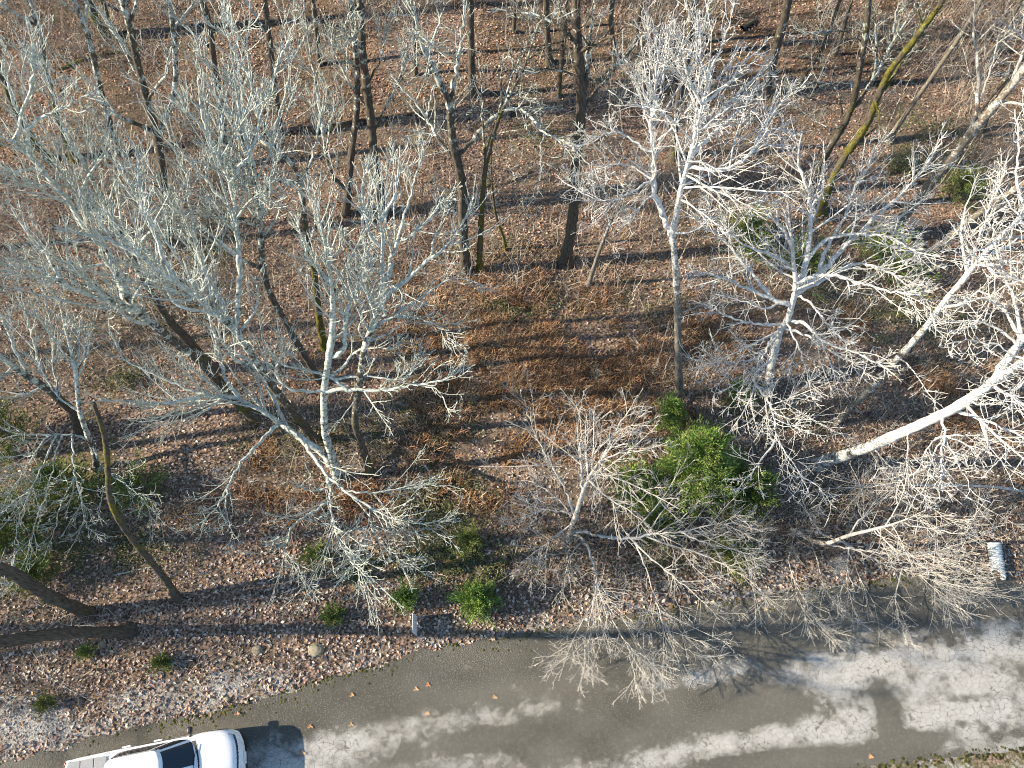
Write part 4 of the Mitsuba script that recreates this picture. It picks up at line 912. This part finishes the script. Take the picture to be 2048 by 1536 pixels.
# ------------------------------------------------------------------ evergreen cedars
def cedar(label, px, py, rad, height, n, bright=1.0, seed=0, dense=70, group=None, name='cedar_shrub', yellow=0.0):
    rng = rng_of(500 + seed)
    b = on_ground(px, py)
    k = thing(name, label, 'cedar', group)
    pts = np.array([b - [0, 0, .1], b + [0, 0, height * .45], b + [0.03, .02, height * .92]])
    P, L = resample(pts, n=8)
    R = np.linspace(.02 + .022 * height, .008, 8)
    U = np.tile([[.2, .1]], (8, 1))
    v, f, u = tubes(P[None], R[None], 6, U[None])
    add(k, 'trunk', (v, f), 'bark_tan', smooth=True, uv=u)
    # boughs: plumes that leave the trunk all round, longest low down
    t = rng.uniform(0.02, 1, n) ** .9
    az = rng.uniform(0, 6.283, n)
    lump = 0.45 + 0.95 * meshkit.noise(np.stack([np.cos(az) * 1.8 + seed, np.sin(az) * 1.8, t * 3], -1), 3)
    reach = rad * lump * (1 - .82 * t ** 1.3) * rng.uniform(.55, 1.1, n)
    el = np.radians(8 + 42 * t + rng.normal(0, 9, n))
    d = np.stack([np.cos(az) * np.cos(el), np.sin(az) * np.cos(el), np.sin(el)], 1)
    s0 = b + np.array([0, 0, 1]) * (t * height * .88)[:, None]
    reach = np.maximum(reach, .12)
    K = 5
    ss = np.linspace(0, 1, K)
    Q = s0[:, None] + d[:, None] * (reach[:, None] * ss)[..., None] + np.array([0, 0, 1]) * (reach[:, None] * (ss ** 2) * .18)[..., None]
    Rb = np.maximum(.004 + .012 * reach[:, None] * (1 - ss), .003)
    v, f, u = tubes(Q[:, ::2], Rb[:, ::2], 3, np.tile([[[.3, .0]]], (n, 3, 1)))
    add(k, 'branches', (v, f), 'bark_tan', smooth=True, uv=u, kind='stuff')
    # sprays of scale leaves along each plume
    m = np.maximum(12, (1.35 * dense * reach / max(rad, .3)).astype(int))
    idx = np.repeat(np.arange(n), m)
    w = rng.uniform(.22, 1.04, len(idx))
    fk = np.minimum((w * (K - 1)).astype(int), K - 2)
    c = Q[idx, fk] + (Q[idx, fk + 1] - Q[idx, fk]) * (w * (K - 1) - fk)[:, None]
    c += rng.normal(0, 1, c.shape) * (.02 + .05 * np.minimum(reach[idx], 1.2)[:, None])
    dv = norm(d[idx] * 1.0 + rng.normal(0, .42, c.shape) + [0, 0, .4])
    l = rng.uniform(.05, .125, len(idx)) * (.6 + .4 * min(rad, 1.5))
    side = norm(np.cross(dv, rng.normal(0, 1, c.shape))) * (l * .12)[:, None]
    tip = c + dv * l[:, None]
    up = norm(np.cross(side, dv)) * (l * .10)[:, None]
    V = np.stack([c, c + dv * (l * .45)[:, None] + side, tip, c + dv * (l * .45)[:, None] - side + up], 1).reshape(-1, 3)
    i = np.arange(len(idx))[:, None] * 4
    F_ = np.concatenate([i + [0, 1, 2], i + [0, 2, 3]], 0)
    base = pick([(0.15, 0.25, 0.06), (0.20, 0.31, 0.07), (0.10, 0.175, 0.05), (0.25, 0.33, 0.10)], n, rng, .2)[idx]
    col = base * (1 + .25 * rng.normal(0, 1, (len(idx), 1))) * bright
    col = col * (1 - yellow) + yellow * np.array([.20, .19, .07])
    brown = rng.uniform(0, 1, len(idx)) < .05
    col[brown] = [.22, .15, .07]
    col = np.clip(col, .012, .5)
    TRI[0] += len(F_)
    add(k, 'foliage', (V, F_), 'needle_colours', color=np.repeat(col, 4, 0), kind='stuff')
    return k


for args in [('largest bright green cedar, behind the roadside trees right of centre', 1372, 965, 1.75, 4.4, 520, 1.1, 1, 120), ('green cedar joined to the right side of the largest one', 1480, 1000, 1.3, 2.6, 210, .8, 2, 90), ('green cedar joined to the left side of the largest one', 1268, 985, 1.2, 1.9, 190, .9, 3, 90), ('low green cedar in front of the largest one, by the verge', 1450, 1110, 1.1, 1.0, 110, .9, 4, 70, None, 'cedar_shrub', .3),
             ('yellow-green cedar touching the back of the largest one, by the slim mossy trunk', 1330, 850, .8, 2.2, 190, 1.25, 23, 90), ('green cedar low in front of the left part of the largest one', 1310, 1060, 1.2, 1.2, 140, .85, 24, 80, None, 'cedar_shrub', .2),
             ('bright green young cedar by the verge, the tallest of the roadside ones', 958, 1205, .85, 1.6, 260, 1.15, 5, 95), ('green young cedar left of the brightest roadside one', 812, 1200, .68, .9, 150, 1.0, 6, 75), ('round little green cedar in the leaves, left of the small sign', 668, 1235, .5, .6, 90, .9, 7, 55, None, 'cedar_shrub', .25),
             ('little olive cedar on the leafy verge above the pickup', 328, 1328, .42, .5, 80, .85, 8, 50, None, 'cedar_shrub', .4), ('little dark cedar at the lower left, above the gravel', 100, 1408, .46, .6, 70, .65, 9, 45, None, 'cedar_shrub', .25), ('little green cedar just under the level grey-brown trunk', 180, 1305, .4, .45, 60, .9, 10, 45, None, 'cedar_shrub', .25),
             ('dark green cedar at the left edge, under the bowing pale tree', 40, 1060, 1.9, 2.6, 200, .75, 11, 80, None, 'cedar_shrub', .25), ('dark green cedar beside the crownless mossy snag', 150, 985, 1.5, 2.2, 160, .75, 12, 75, None, 'cedar_shrub', .2), ('dark green cedar at the left edge, farthest from the road', 30, 880, 1.5, 2.4, 150, .7, 13, 70, None, 'cedar_shrub', .2), ('loose green cedar right of the crownless snag', 290, 985, 1.3, 1.2, 110, .85, 14, 60, None, 'cedar_shrub', .25),
             ('green cedar at the foot of the two mossy trunks by the left edge', 95, 1150, 1.4, 1.3, 130, .9, 15, 60, None, 'cedar_shrub', .3), ('dark green cedar left of the white crown, in its shade', 1490, 495, 1.8, 1.6, 130, .85, 16, 65, None, 'cedar_shrub', .1), ('dark green cedar under the white crown', 1600, 545, 1.5, 1.2, 100, .7, 17, 60, None, 'cedar_shrub', .15), ('green cedar behind the right side of the white crown', 1760, 540, 1.9, 1.7, 150, .95, 18, 65, None, 'cedar_shrub', .2), ('dark cedar among the trunks right of the white crown', 1905, 400, 1.6, 1.5, 100, .7, 19, 60, None, 'cedar_shrub', .2),
             ('small dark green cedar in the undergrowth above the brightest roadside one', 940, 1085, .8, .9, 90, .8, 20, 55, None, 'cedar_shrub', .25), ('small green cedar under the fringe of the two-stemmed tree', 640, 1115, .7, .9, 80, .75, 21, 50, None, 'cedar_shrub', .25), ('small cedar behind the foot of the slim fan-crowned tree', 1470, 800, .8, 1.4, 110, 1.0, 22, 60)]:
    cedar(*args)

# ------------------------------------------------------------------ thin saplings and brush
rg = rng_of(31)


def sapling(x, y, h, label, group, r=.018, n=7, pale=.62, bark='bark_tan', lean=.06, name='sapling', wide=.32):
    z = float(ground_z(x, y))
    k = thing(name, label, name.replace('_', ' '), group)
    d = np.array([rg.normal(0, lean), rg.normal(0, lean), 1.0])
    P = [np.array([x, y, z - .05])]
    for _ in range(7):
        d = norm(d + rg.normal(0, .05, 3) * [1, 1, 0])
        P.append(P[-1] + d * h / 7)
    P = np.array(P)
    R = np.linspace(r, r * .3, 8)
    U = np.tile([[pale, -.1]], (8, 1))
    Q, Rq, Uq = grow(P[None], R[None], U[None], n, rg, h * wide, tmin=.3, ang=(25, 60), up=.25, K=5, r1=.0068)
    parts = [tubes(P[None], R[None], 5, U[None], cap=True)]
    v, f, u = parts[0]
    add(k, 'stem', (v, f), bark, smooth=True, uv=u)
    if len(Q):
        L = np.linalg.norm(np.diff(Q, axis=1), axis=2).sum(1)
        Q2, R2, U2 = grow(Q, Rq, Uq, 3.5 * L + 1, rg, L * .5, tmin=.25, up=.2, K=4, r1=.0055)
        v, f, u = join([tubes(Q, Rq, 3, Uq), tubes(Q2, R2, 3, U2)])
        TRI[0] += len(f)
        add(k, 'twigs', (v, f), bark, smooth=True, uv=u, kind='stuff')


n = 0
while n < 120:
    y = rg.uniform(13, 37)
    x = rg.uniform(-1, 1) * (13 + .42 * y)
    pxy = proj(np.array([x, y, 0]))
    if np.hypot((x - centre[0]) / 4.5, (y - centre[1]) / 3) < 1:
        continue
    sapling(x, y, rg.uniform(1.6, 5.0), 'thin pale bare sapling standing among the trunks of the wood', 'saplings in the wood', rg.uniform(.012, .026), 8, rg.uniform(.35, .7))
    n += 1
for px, py in [(1100, 860), (1140, 830), (1200, 790), (1020, 900), (1250, 840), (980, 780), (1060, 780), (1180, 870), (1300, 760), (930, 820), (1090, 930), (1010, 700), (1130, 720)]:
    q = on_ground(px, py)
    sapling(q[0], q[1], rg.uniform(1.1, 2.4), 'thin grey sapling whip standing in the bracken clearing', 'sapling whips in the clearing', .011, 11, .45, wide=.42, lean=.15)
for px, py in [(1640, 1060), (1700, 1040), (1760, 1075), (1830, 1050), (1890, 1080), (1930, 1030), (1560, 1080), (1500, 1060), (1300, 1090), (1370, 1120), (1460, 1080), (1250, 1130), (1130, 1130), (1060, 1060), (1680, 900), (1740, 850), (1590, 860), (1660, 800), (1850, 980), (1960, 1090), (620, 1060), (560, 1040), (720, 1090), (500, 960), (1700, 980), (1800, 1000), (1080, 1010), (1100, 1090), (1180, 1010), (1220, 1060), (1160, 1130), (1240, 1020), (1200, 960), (1120, 960), (1260, 1160), (1340, 1160), (1400, 1150), (1520, 1130), (1600, 1110), (1660, 1120), (1740, 1110), (1850, 1110), (1620, 1030), (1420, 1060)]:
    q = on_ground(px, py)
    sapling(q[0], q[1], rg.uniform(1.0, 2.6), 'tangled bare bush of thin tan twigs in the undergrowth near the road', 'bare bushes near the road', .012, 16, .55, name='bare_bush', wide=.6, lean=.3)
print('triangles so far', TRI[0], 'leaves', N_LEAVES, N_WANDS)

# ------------------------------------------------------------------ fallen wood, stones, stray leaves
def fallen(label, pts, r, pale, moss, name='fallen_branch', bark='bark_lichen'):
    k = thing(name, label, name.replace('_', ' '))
    P = []
    for q in pts:
        g = on_ground(*q[:2])
        g[2] += r * .8 + (q[2] if len(q) > 2 else 0)
        P.append(g)
    P, L = resample(smooth_path(P), ds=.15)
    s = np.linspace(0, 1, len(P))
    R = r * (1 - .55 * s)
    U = np.tile([[pale, moss]], (len(P), 1))
    v, f, u = tubes(P[None], R[None], 7, U[None], bump=.1, rng=rg, cap=True)
    add(k, 'stem', (v, f), bark, smooth=True, uv=u)
    Q, Rq, Uq = grow(P[None], R[None], U[None], 2.2 * L, rg, .7, tmin=.3, up=.12, K=5, r1=.007)
    v, f, u = tubes(Q, Rq, 4, Uq)
    add(k, 'twigs', (v, f), bark, smooth=True, uv=u, kind='stuff')


for lab, pts, r, pl, ms in [('long mossy branch lying bowed across the ground at upper left', [(123, 140), (165, 122), (205, 111), (245, 104), (284, 98)], .09, -.1, .8), ('short mossy log near the top, right of the white fan crown', [(1483, 60), (1500, 50), (1512, 42)], .13, -.1, .7), ('fallen mossy limb behind the white fan crown, pointing up right', [(1195, 165), (1218, 142), (1232, 128), (1262, 122)], .14, .1, .55),
                            ('dark fallen branch left of the fork, lying level in the litter', [(560, 420), (590, 424), (620, 432)], .06, -.1, .2), ('fallen limb at the back of the clearing beside the dark trunk feet', [(980, 545), (1010, 520), (1050, 508)], .07, .35, .4), ('pale fallen stick in the olive patch at the back of the clearing', [(985, 590), (1010, 560), (1040, 535)], .03, .8, -.2),
                            ('bleached branch lying right under the white leaning trunk', [(1930, 850), (1990, 838), (2060, 830)], .10, .35, .1), ('thin pale stick across the leaves below the mossy snag', [(300, 1330), (370, 1325), (420, 1300)], .022, .9, -.2), ('bleached branch lying at the left edge above the gravel', [(0, 1395), (40, 1392), (80, 1396)], .02, .9, -.2),
                            ('slanting stick at the lower left near the little dark cedar', [(80, 1340), (130, 1375), (190, 1405)], .022, .8, -.2), ('bent pale stick left of the little olive cedar', [(310, 1290), (330, 1312), (375, 1345)], .016, .95, -.2), ('grey stick in the litter under the crownless snag', [(230, 1150), (300, 1135), (370, 1120)], .03, .5, .1),
                            ('dark dead branch in the brown litter, upper right', [(1700, 300), (1740, 262), (1790, 232)], .05, .0, .2), ('pale fallen pole under the white leaning trunk in the shade', [(1740, 890), (1830, 860), (1900, 830)], .06, .4, .1)]:
    fallen(lab, pts, r, pl, ms)


def rock(label, px, py, s, seed):
    rng = rng_of(800 + seed)
    m = trimesh.creation.icosphere(subdivisions=3)
    v = np.array(m.vertices)
    v = v * (1 + .5 * (meshkit.fbm(v * 1.6 + seed * 7, 3, seed)[:, None] - .5)) * [1, .8, .55] * s
    g = on_ground(px, py)
    k = key_of('rock')
    scene[k] = mikit.ply((v + g + [0, 0, s * .15], np.array(m.faces)), 'rock_stone', smooth=40)
    labels[k] = {'label': label, 'category': 'rock'}


rock('yellowish rock half sunk in the leaves of the verge, left of the small sign', 632, 1300, .26, 1)
rock('flat pale rock in the leaves left of the yellowish one', 515, 1300, .18, 2)
rock('grey stone in the litter at the left edge by the mossy trunks', 205, 1290, .14, 3)
rock('small dark stone on the verge, close to the asphalt above the pickup', 455, 1398, .1, 4)

rg = rng_of(41)
for n, (px, py, lab) in enumerate([(704, 1390, 'leftmost'), (702, 1449, 'second from the left, nearest the pale wheel track'), (832, 1378, ''), (856, 1370, ''), (855, 1427, ''), (989, 1394, 'alone in the middle'), (1531, 1218, 'by the mossy edge under the tan twigs'), (1330, 1238, 'in the dark band of shade'), (1741, 1513, 'near the far verge'), (620, 1453, 'just past the shade of the pickup'), (474, 1427, 'above the hood of the pickup'), (605, 1506, 'inside the shade of the pickup')]):
    g = at(px, py, .035)
    m = 9
    a = np.linspace(0, 2 * np.pi, m, endpoint=False) + rg.uniform(0, 6)
    rr_ = .075 * (1 + .42 * np.cos(a * 3 + 1) + .12 * rg.normal(0, 1, m))
    V = np.vstack([[0, 0, .0], np.stack([rr_ * np.cos(a), rr_ * np.sin(a) * .8, .012 + .02 * rg.uniform(0, 1, m)], 1)]) + g
    f = np.array([[0, 1 + q, 1 + (q + 1) % m] for q in range(m)])
    k = key_of('fallen_leaf')
    scene[k] = mikit.ply((V, f), 'leaf_colours', color=np.tile(pick([(.50, .28, .15), (.46, .30, .19)], 1, rg, .1), (m + 1, 1)))
    labels[k] = {'label': 'single orange-brown dead leaf on the asphalt' + (', ' + lab if lab else ', one of the three left of the middle'), 'category': 'leaf', 'group': 'stray leaves on the asphalt'}

# ------------------------------------------------------------------ white pickup at the lower left
def loft(rows, close=False):
    """Rows of points (S, C, 3) as a skin."""
    S, C, _ = rows.shape
    i, j = np.meshgrid(np.arange(S - 1), np.arange(C - 1 + close), indexing='ij')
    q = np.stack([i * C + j, i * C + (j + 1) % C, (i + 1) * C + (j + 1) % C, (i + 1) * C + j], -1).reshape(-1, 4)
    return rows.reshape(-1, 3), np.vstack([q[:, [0, 1, 2]], q[:, [0, 2, 3]]])


PW = .95


def bend(p):
    """Rounds the nose and tail in plan."""
    p = np.array(p, float)
    t = np.abs(p[..., 1]) / PW
    front = np.clip((p[..., 0] - .6) / 1.9, 0, 1)
    rear = np.clip((-p[..., 0] - 1.9) / .6, 0, 1)
    p[..., 0] += -.30 * front ** 1.5 * t ** 3.2 + .10 * rear * t ** 5
    return p


def top_z(x):
    return np.interp(x, [-2.5, -2.46, -1.2, .8, 1.3, 1.9, 2.2, 2.36, 2.44, 2.48, 2.5], [.95, 1.10, 1.12, 1.09, 1.07, 1.02, .965, .90, .80, .66, .45])


def half_w(x):
    return np.interp(x, [-2.5, -2.40, -2.2, -1.0, .8, 1.6, 2.1, 2.4, 2.5], [.84, .89, .92, .94, .94, .945, .92, .88, .82])


def body_rows(xs):
    rows = []
    for x in xs:
        w, zt = half_w(x), top_z(x)
        zs = np.array([.32, .45, .62, .80, .93, 1.0])
        zs = .32 + (zs - .32) * (zt - .32) / .68
        prof = list(zip(w * np.array([.92, .975, 1.0, .995, .975, .935]), zs)) + [(w * .86, zt + .008), (w * .6, zt + .028), (w * .3, zt + .038)]
        half = [[x, yy, z_] for yy, z_ in prof]
        full = half + [[x, 0, zt + .042]] + [[a, -b_, c_] for a, b_, c_ in half[::-1]]
        rows.append(full)
    return bend(np.array(rows))


car_dir = norm((at(482, 1466, 1.0) - at(142, 1534, 1.0)) * [1, 1, 0])
nose = at(489, 1519, .62)
nose[2] = 0
car_left = np.array([-car_dir[1], car_dir[0], 0])
CM = np.eye(4)
CM[:3, 0], CM[:3, 1], CM[:3, 2] = car_dir, car_left, [0, 0, 1]
CM[:3, 3] = nose - car_dir * 2.5 + [0, 0, .02]
car = thing('pickup_truck', 'white crew-cab pickup with grey folding bed cover, parked on the lane at lower left', 'pickup truck')


def cadd(parent, name, mesh, bsdf, smooth=35, label=None):
    if isinstance(mesh, trimesh.Trimesh):
        mesh = (np.array(mesh.vertices), np.array(mesh.faces))
    v = np.asarray(mesh[0]) @ CM[:3, :3].T + CM[:3, 3]
    return add(parent, name, (v, mesh[1]), bsdf, smooth=smooth, label=label)


xs = np.concatenate([[-2.5, -2.47, -2.4, -2.2], np.linspace(-1.9, 1.9, 24), [2.05, 2.2, 2.3, 2.38, 2.44, 2.48, 2.5]])
rows = body_rows(xs)
v, f = loft(rows)
caps = []
for r_, rev in ((0, True), (len(xs) - 1, False)):
    C = rows.shape[1]
    for j in range(C // 2):
        a, b_, c_, d_ = r_ * C + j, r_ * C + j + 1, r_ * C + C - 2 - j, r_ * C + C - 1 - j
        tri = [[a, b_, c_], [a, c_, d_]]
        caps += [t[::-1] for t in tri] if rev else tri
f = np.vstack([f, np.array(caps)])
cadd(car, 'body', (v, f), 'white_paint')


def house(th, h):
    """The greenhouse skin: th round it (0 = front), h from the belt (0) to the roof edge (1)."""
    xf, xr = 1.33 + (.50 - 1.33) * h, -1.22 + (-1.10 + 1.22) * h
    hw = .86 + (.66 - .86) * h
    cx, a = (xf + xr) / 2, (xf - xr) / 2
    c, s = np.cos(th), np.sin(th)
    n_ = 2 / 7.0
    x_ = cx + a * np.sign(c) * np.abs(c) ** n_
    y_ = hw * np.sign(s) * np.abs(s) ** n_
    x_ = x_ - .16 * (y_ / hw) ** 2 * np.clip((x_ - cx) / a, 0, 1) ** 6 * (1 - .35 * h)
    return np.stack([x_, y_, 1.06 + .52 * h + 0 * x_], -1)


TH = np.concatenate([np.linspace(0, .5, 10), np.linspace(.5, .9, 22)[1:], np.linspace(.9, 2.25, 22)[1:], np.linspace(2.25, 2.65, 14)[1:], np.linspace(2.65, np.pi, 8)[1:]])
TH = np.concatenate([TH, 2 * np.pi - TH[::-1][1:-1]])
lev = [house(TH, h) for h in np.linspace(0, 1, 7)]
edge_ = lev[-1]
mid = np.array([(edge_[:, 0].max() + edge_[:, 0].min()) / 2, 0, 0])
for sc, z_ in ((.985, 1.612), (.95, 1.632), (.8, 1.652), (.5, 1.668), (.2, 1.674), (.01, 1.675)):
    e = (edge_ - mid) * [sc, sc, 0] + mid
    e[:, 2] = z_
    lev.append(e)
v, f = loft(np.array(lev), close=True)
cab = cadd(car, 'cab', (v, f), 'white_paint', smooth=50)


def pane(name, parent, t0, t1, h0, h1, bsdf='car_glass', off=.006, nt=26, nh=8, label=None, slant=0.0):
    th = np.linspace(t0, t1, nt)
    hh = np.linspace(h0, h1, nh)
    g = np.array([house(th + slant * 0, h) for h in hh])
    du, dv_ = np.gradient(g, axis=1), np.gradient(g, axis=0)
    nrm = norm(np.cross(du, dv_))
    out = g - [[[-.1, 0, 1.2]]]
    nrm *= np.sign((nrm * out).sum(-1, keepdims=True))
    outer = g + nrm * off
    skin = np.concatenate([(g - nrm * .004)[:, :1], outer, (g - nrm * .004)[:, -1:]], 1)
    skin = np.concatenate([skin[:1] - [[[0, 0, .0]]], skin, skin[-1:]], 0)
    skin[0, 1:-1] = (g - nrm * .004)[0]
    skin[-1, 1:-1] = (g - nrm * .004)[-1]
    v_, f_ = loft(skin)
    return cadd(parent, name, (v_, f_), bsdf, smooth=40, label=label)


T9 = .62
a0 = np.linspace(0, .705, 3)
pane('windshield', car, -.64, .64, .05, .95)
for sgn in (1, -1):
    pane('window', car, sgn * .93, sgn * 1.47, .12, .90)
    pane('window', car, sgn * 1.53, sgn * 2.12, .12, .90)
pane('rear_window', car, np.pi - .5, np.pi + .5, .15, .9)
def slab(x0, x1, y0, y1, z0, z1, r=.015):
    b_ = trimesh.creation.box([x1 - x0, y1 - y0, z1 - z0])
    b_.apply_translation([(x0 + x1) / 2, (y0 + y1) / 2, (z0 + z1) / 2])
    return b_


def rbox(x0, x1, y0, y1, z0, z1, r=.02):
    import manifold3d as m3
    s_ = m3.Manifold.sphere(r, 12)
    ms = [s_.translate((x_, y_, z_)) for x_ in (x0 + r, x1 - r) for y_ in (y0 + r, y1 - r) for z_ in (z0 + r, z1 - r)]
    m_ = m3.Manifold.batch_hull(ms).to_mesh()
    return m_.vert_properties[:, :3], m_.tri_verts


# cowl, wipers, grille gap, lamps, plate
cw = np.array([[[1.345 - .20 * (t / .86) ** 2 + dx, t, 1.098 + dz - .012 * (t / .86) ** 2] for t in np.linspace(-.74, .74, 17)] for dx, dz in ((-.05, .004), (.0, .010), (.035, .012), (.05, -.02))])
cadd(car, 'cowl', loft(cw), 'black_plastic')
for y0, y1 in ((.62, .02), (-.02, -.6)):
    P = np.array([[1.33, y0, 1.13], [1.25, (y0 + y1) / 2, 1.16], [1.24, y1, 1.17]])
    P, _ = resample(smooth_path(P), n=8)
    v, f, u = tubes(P[None], np.full((1, 8), .011), 5)
    cadd(car, 'wiper', (v, f), 'black_plastic', smooth=True)
gp = []
for dx, dz in ((.012, -.03), (.02, .0), (.012, .035), (-.02, .045)):
    gp.append([[2.385 + dx - .0 * t, t, .875 + dz] for t in np.linspace(-.72, .72, 25)])
gp = np.array(gp)
gp[..., 0] = 2.40 + gp[..., 0] - 2.385
gp = bend(gp)
cadd(car, 'grille', loft(gp), 'black_plastic')
for sgn in (1, -1):
    hl = np.array([[[2.32 + dx - .10 * k, sgn * (.66 + .13 * k), .86 + dz] for k in np.linspace(0, 1, 6)] for dx, dz in ((.115, -.06), (.12, .0), (.095, .05), (.03, .075))])
    h_ = cadd(car, 'headlight', loft(bend(hl) + [0, 0, 0]), 'lamp_lens', smooth=60)
    hb = np.array([[[2.30 + dx - .12 * k, sgn * (.74 + .06 * k), .93 + dz] for k in np.linspace(0, 1, 4)] for dx, dz in ((.03, .0), (.015, .018), (-.07, .024))])
    cadd(h_, 'bezel', loft(bend(hb)), 'black_plastic')
    tl = rbox(-2.50, -2.30, sgn * .80 - .055, sgn * .80 + .055, .78, 1.06, .02)
    cadd(car, 'tail_light', tl, 'red_lens')
cadd(car, 'number_plate', rbox(2.505, 2.53, -.16 + .05, .16 + .05, .50, .66, .005), 'plate_white')
bp = bend(np.array([[[2.485 + dx, t, z_] for t in np.linspace(-.86, .86, 25)] for dx, z_ in ((-.05, .30), (.02, .34), (.028, .42), (.02, .50), (-.03, .54))]))
cadd(car, 'bumper', loft(bp), 'black_plastic')
# bed cover in three panels, rails, roof gutters, doors' handles, mirrors
for n_, (x0, x1) in enumerate(((-2.34, -1.98), (-1.965, -1.60), (-1.585, -1.24))):
    cadd(car, 'cover_panel', rbox(x0, x1, -.805, .805, 1.12, 1.172, .012), 'bed_cover_vinyl', smooth=40)
for sgn in (1, -1):
    cadd(car, 'bed_rail', rbox(-2.40, -1.18, sgn * .845 - .03, sgn * .845 + .03, 1.10, 1.15, .02), 'white_paint', smooth=40)
    gut = np.array([[x_, sgn * (.655 + .0 * x_), 1.603 - .02 * abs(x_ + .3) ** 2] for x_ in np.linspace(-1.0, .38, 10)])
    v, f, u = tubes(gut[None], np.full((1, 10), .010), 5)
    cadd(car, 'roof_gutter', (v, f), 'black_plastic', smooth=True)
    belt = np.array([[x_, sgn * (.915 - .02 * abs(x_)), 1.055] for x_ in np.linspace(-1.15, 1.0, 12)])
    v, f, u = tubes(belt[None], np.full((1, 12), .011), 5)
    cadd(car, 'belt_moulding', (v, f), 'black_plastic', smooth=True)
    for x_ in (.12, -.78):
        d_ = cadd(car, 'door_handle', rbox(x_ - .12, x_ + .12, sgn * .955 - .022, sgn * .955 + .022, .93, .965, .016), 'white_paint', smooth=50)
    m_ = rbox(1.02, 1.17, sgn * 1.045 - .095, sgn * 1.045 + .095, 1.05, 1.19, .05)
    mk = cadd(car, 'mirror', m_, 'black_plastic', smooth=60)
    arm_ = rbox(1.06, 1.14, sgn * .93 - .07, sgn * .93 + .07, 1.05, 1.10, .02)
    cadd(mk, 'arm', arm_, 'black_plastic', smooth=60)
    for x_ in (1.62, -1.52):
        tyre = trimesh.creation.revolve(np.array([[.20, -.11], [.33, -.11], [.36, -.085], [.365, 0], [.36, .085], [.33, .11], [.20, .11], [.20, -.11]]), sections=40)
        tyre.apply_transform(trimesh.transformations.rotation_matrix(np.pi / 2, [1, 0, 0]))
        tyre.apply_translation([x_, sgn * .845, .36])
        w_ = thing('x', 'x', 'x') if 0 else part_key(car, 'wheel')
        vv = np.array(tyre.vertices) @ CM[:3, :3].T + CM[:3, 3]
        scene[w_] = mikit.ply((vv, np.array(tyre.faces)), 'tyre_rubber', smooth=35)
        rim = trimesh.creation.cylinder(.21, .15, sections=32)
        rim.apply_transform(trimesh.transformations.rotation_matrix(np.pi / 2, [1, 0, 0]))
        rim.apply_translation([x_, sgn * .85, .36])
        cadd(w_, 'rim', rim, 'alloy')

# ------------------------------------------------------------------ culvert pipe and yard sign
k = thing('culvert_pipe', 'short length of pale corrugated pipe lying by the road at the right edge', 'pipe')
a, b_ = at(1988, 1086, .22), at(1997, 1150, .12)
ax = norm(b_ - a)
Lp = np.linalg.norm(b_ - a)
n_ = 104
s_ = np.linspace(0, Lp, n_)
rr_ = .205 + .017 * np.sin(s_ / Lp * 2 * np.pi * 13)
e1 = norm(np.cross(ax, [0, 0, 1]))
e2 = np.cross(e1, ax)
an = np.linspace(0, 2 * np.pi, 33)[:-1]
ring = np.cos(an)[:, None] * e1 + np.sin(an)[:, None] * e2
outer = a + ax * s_[:, None, None] + ring[None] * rr_[:, None, None]
cut = np.clip((s_ - Lp * .8) / (Lp * .2), 0, 1)[:, None] * (.14 * (np.sin(an) < 2)) * np.cos(an - .3)
outer = outer - (ax[None, None] * cut[..., None])
inner = outer - ring[None] * .018
v1, f1 = loft(outer, True)
v2, f2 = loft(inner[::-1], True)
add(k, 'barrel', (np.vstack([v1, v2]), np.vstack([f1, f2 + len(v1)])), 'pipe_skin', smooth=50)
for o, i_, nm in ((outer[0], inner[0], 'rim'), (outer[-1], inner[-1], 'rim')):
    v, f = loft(np.array([o, i_]), True)
    add(k, nm, (v, f), 'pipe_skin', smooth=30)

k = thing('yard_sign', 'small white sign board standing edge-on in the leaves by the verge', 'sign')
c = on_ground(834, 1252)
M4 = np.eye(4)
an_ = math.radians(3)
M4[:3, 0], M4[:3, 1] = [math.cos(an_), math.sin(an_), 0], [-math.sin(an_), math.cos(an_), 0]
M4[:3, 2] = norm(np.array([-.10, 0, 1.0]))
M4[:3, 3] = c


def sadd(name, mesh, bsdf):
    v = np.asarray(mesh[0]) @ M4[:3, :3].T + M4[:3, 3]
    add(k, name, (v, mesh[1]), bsdf, smooth=30)


sadd('panel', rbox(-.008, .008, -.27, .27, .10, .66, .004), 'sign_paint')
for y_ in (-.2825, .2825):
    sadd('frame_upright', rbox(-.014, .014, y_ - .0125, y_ + .0125, -.15, .70, .004), 'sign_paint')
for z_ in (.673, .087):
    sadd('frame_bar', rbox(-.014, .014, -.27, .27, z_ - .0125, z_ + .0125, .004), 'sign_paint')
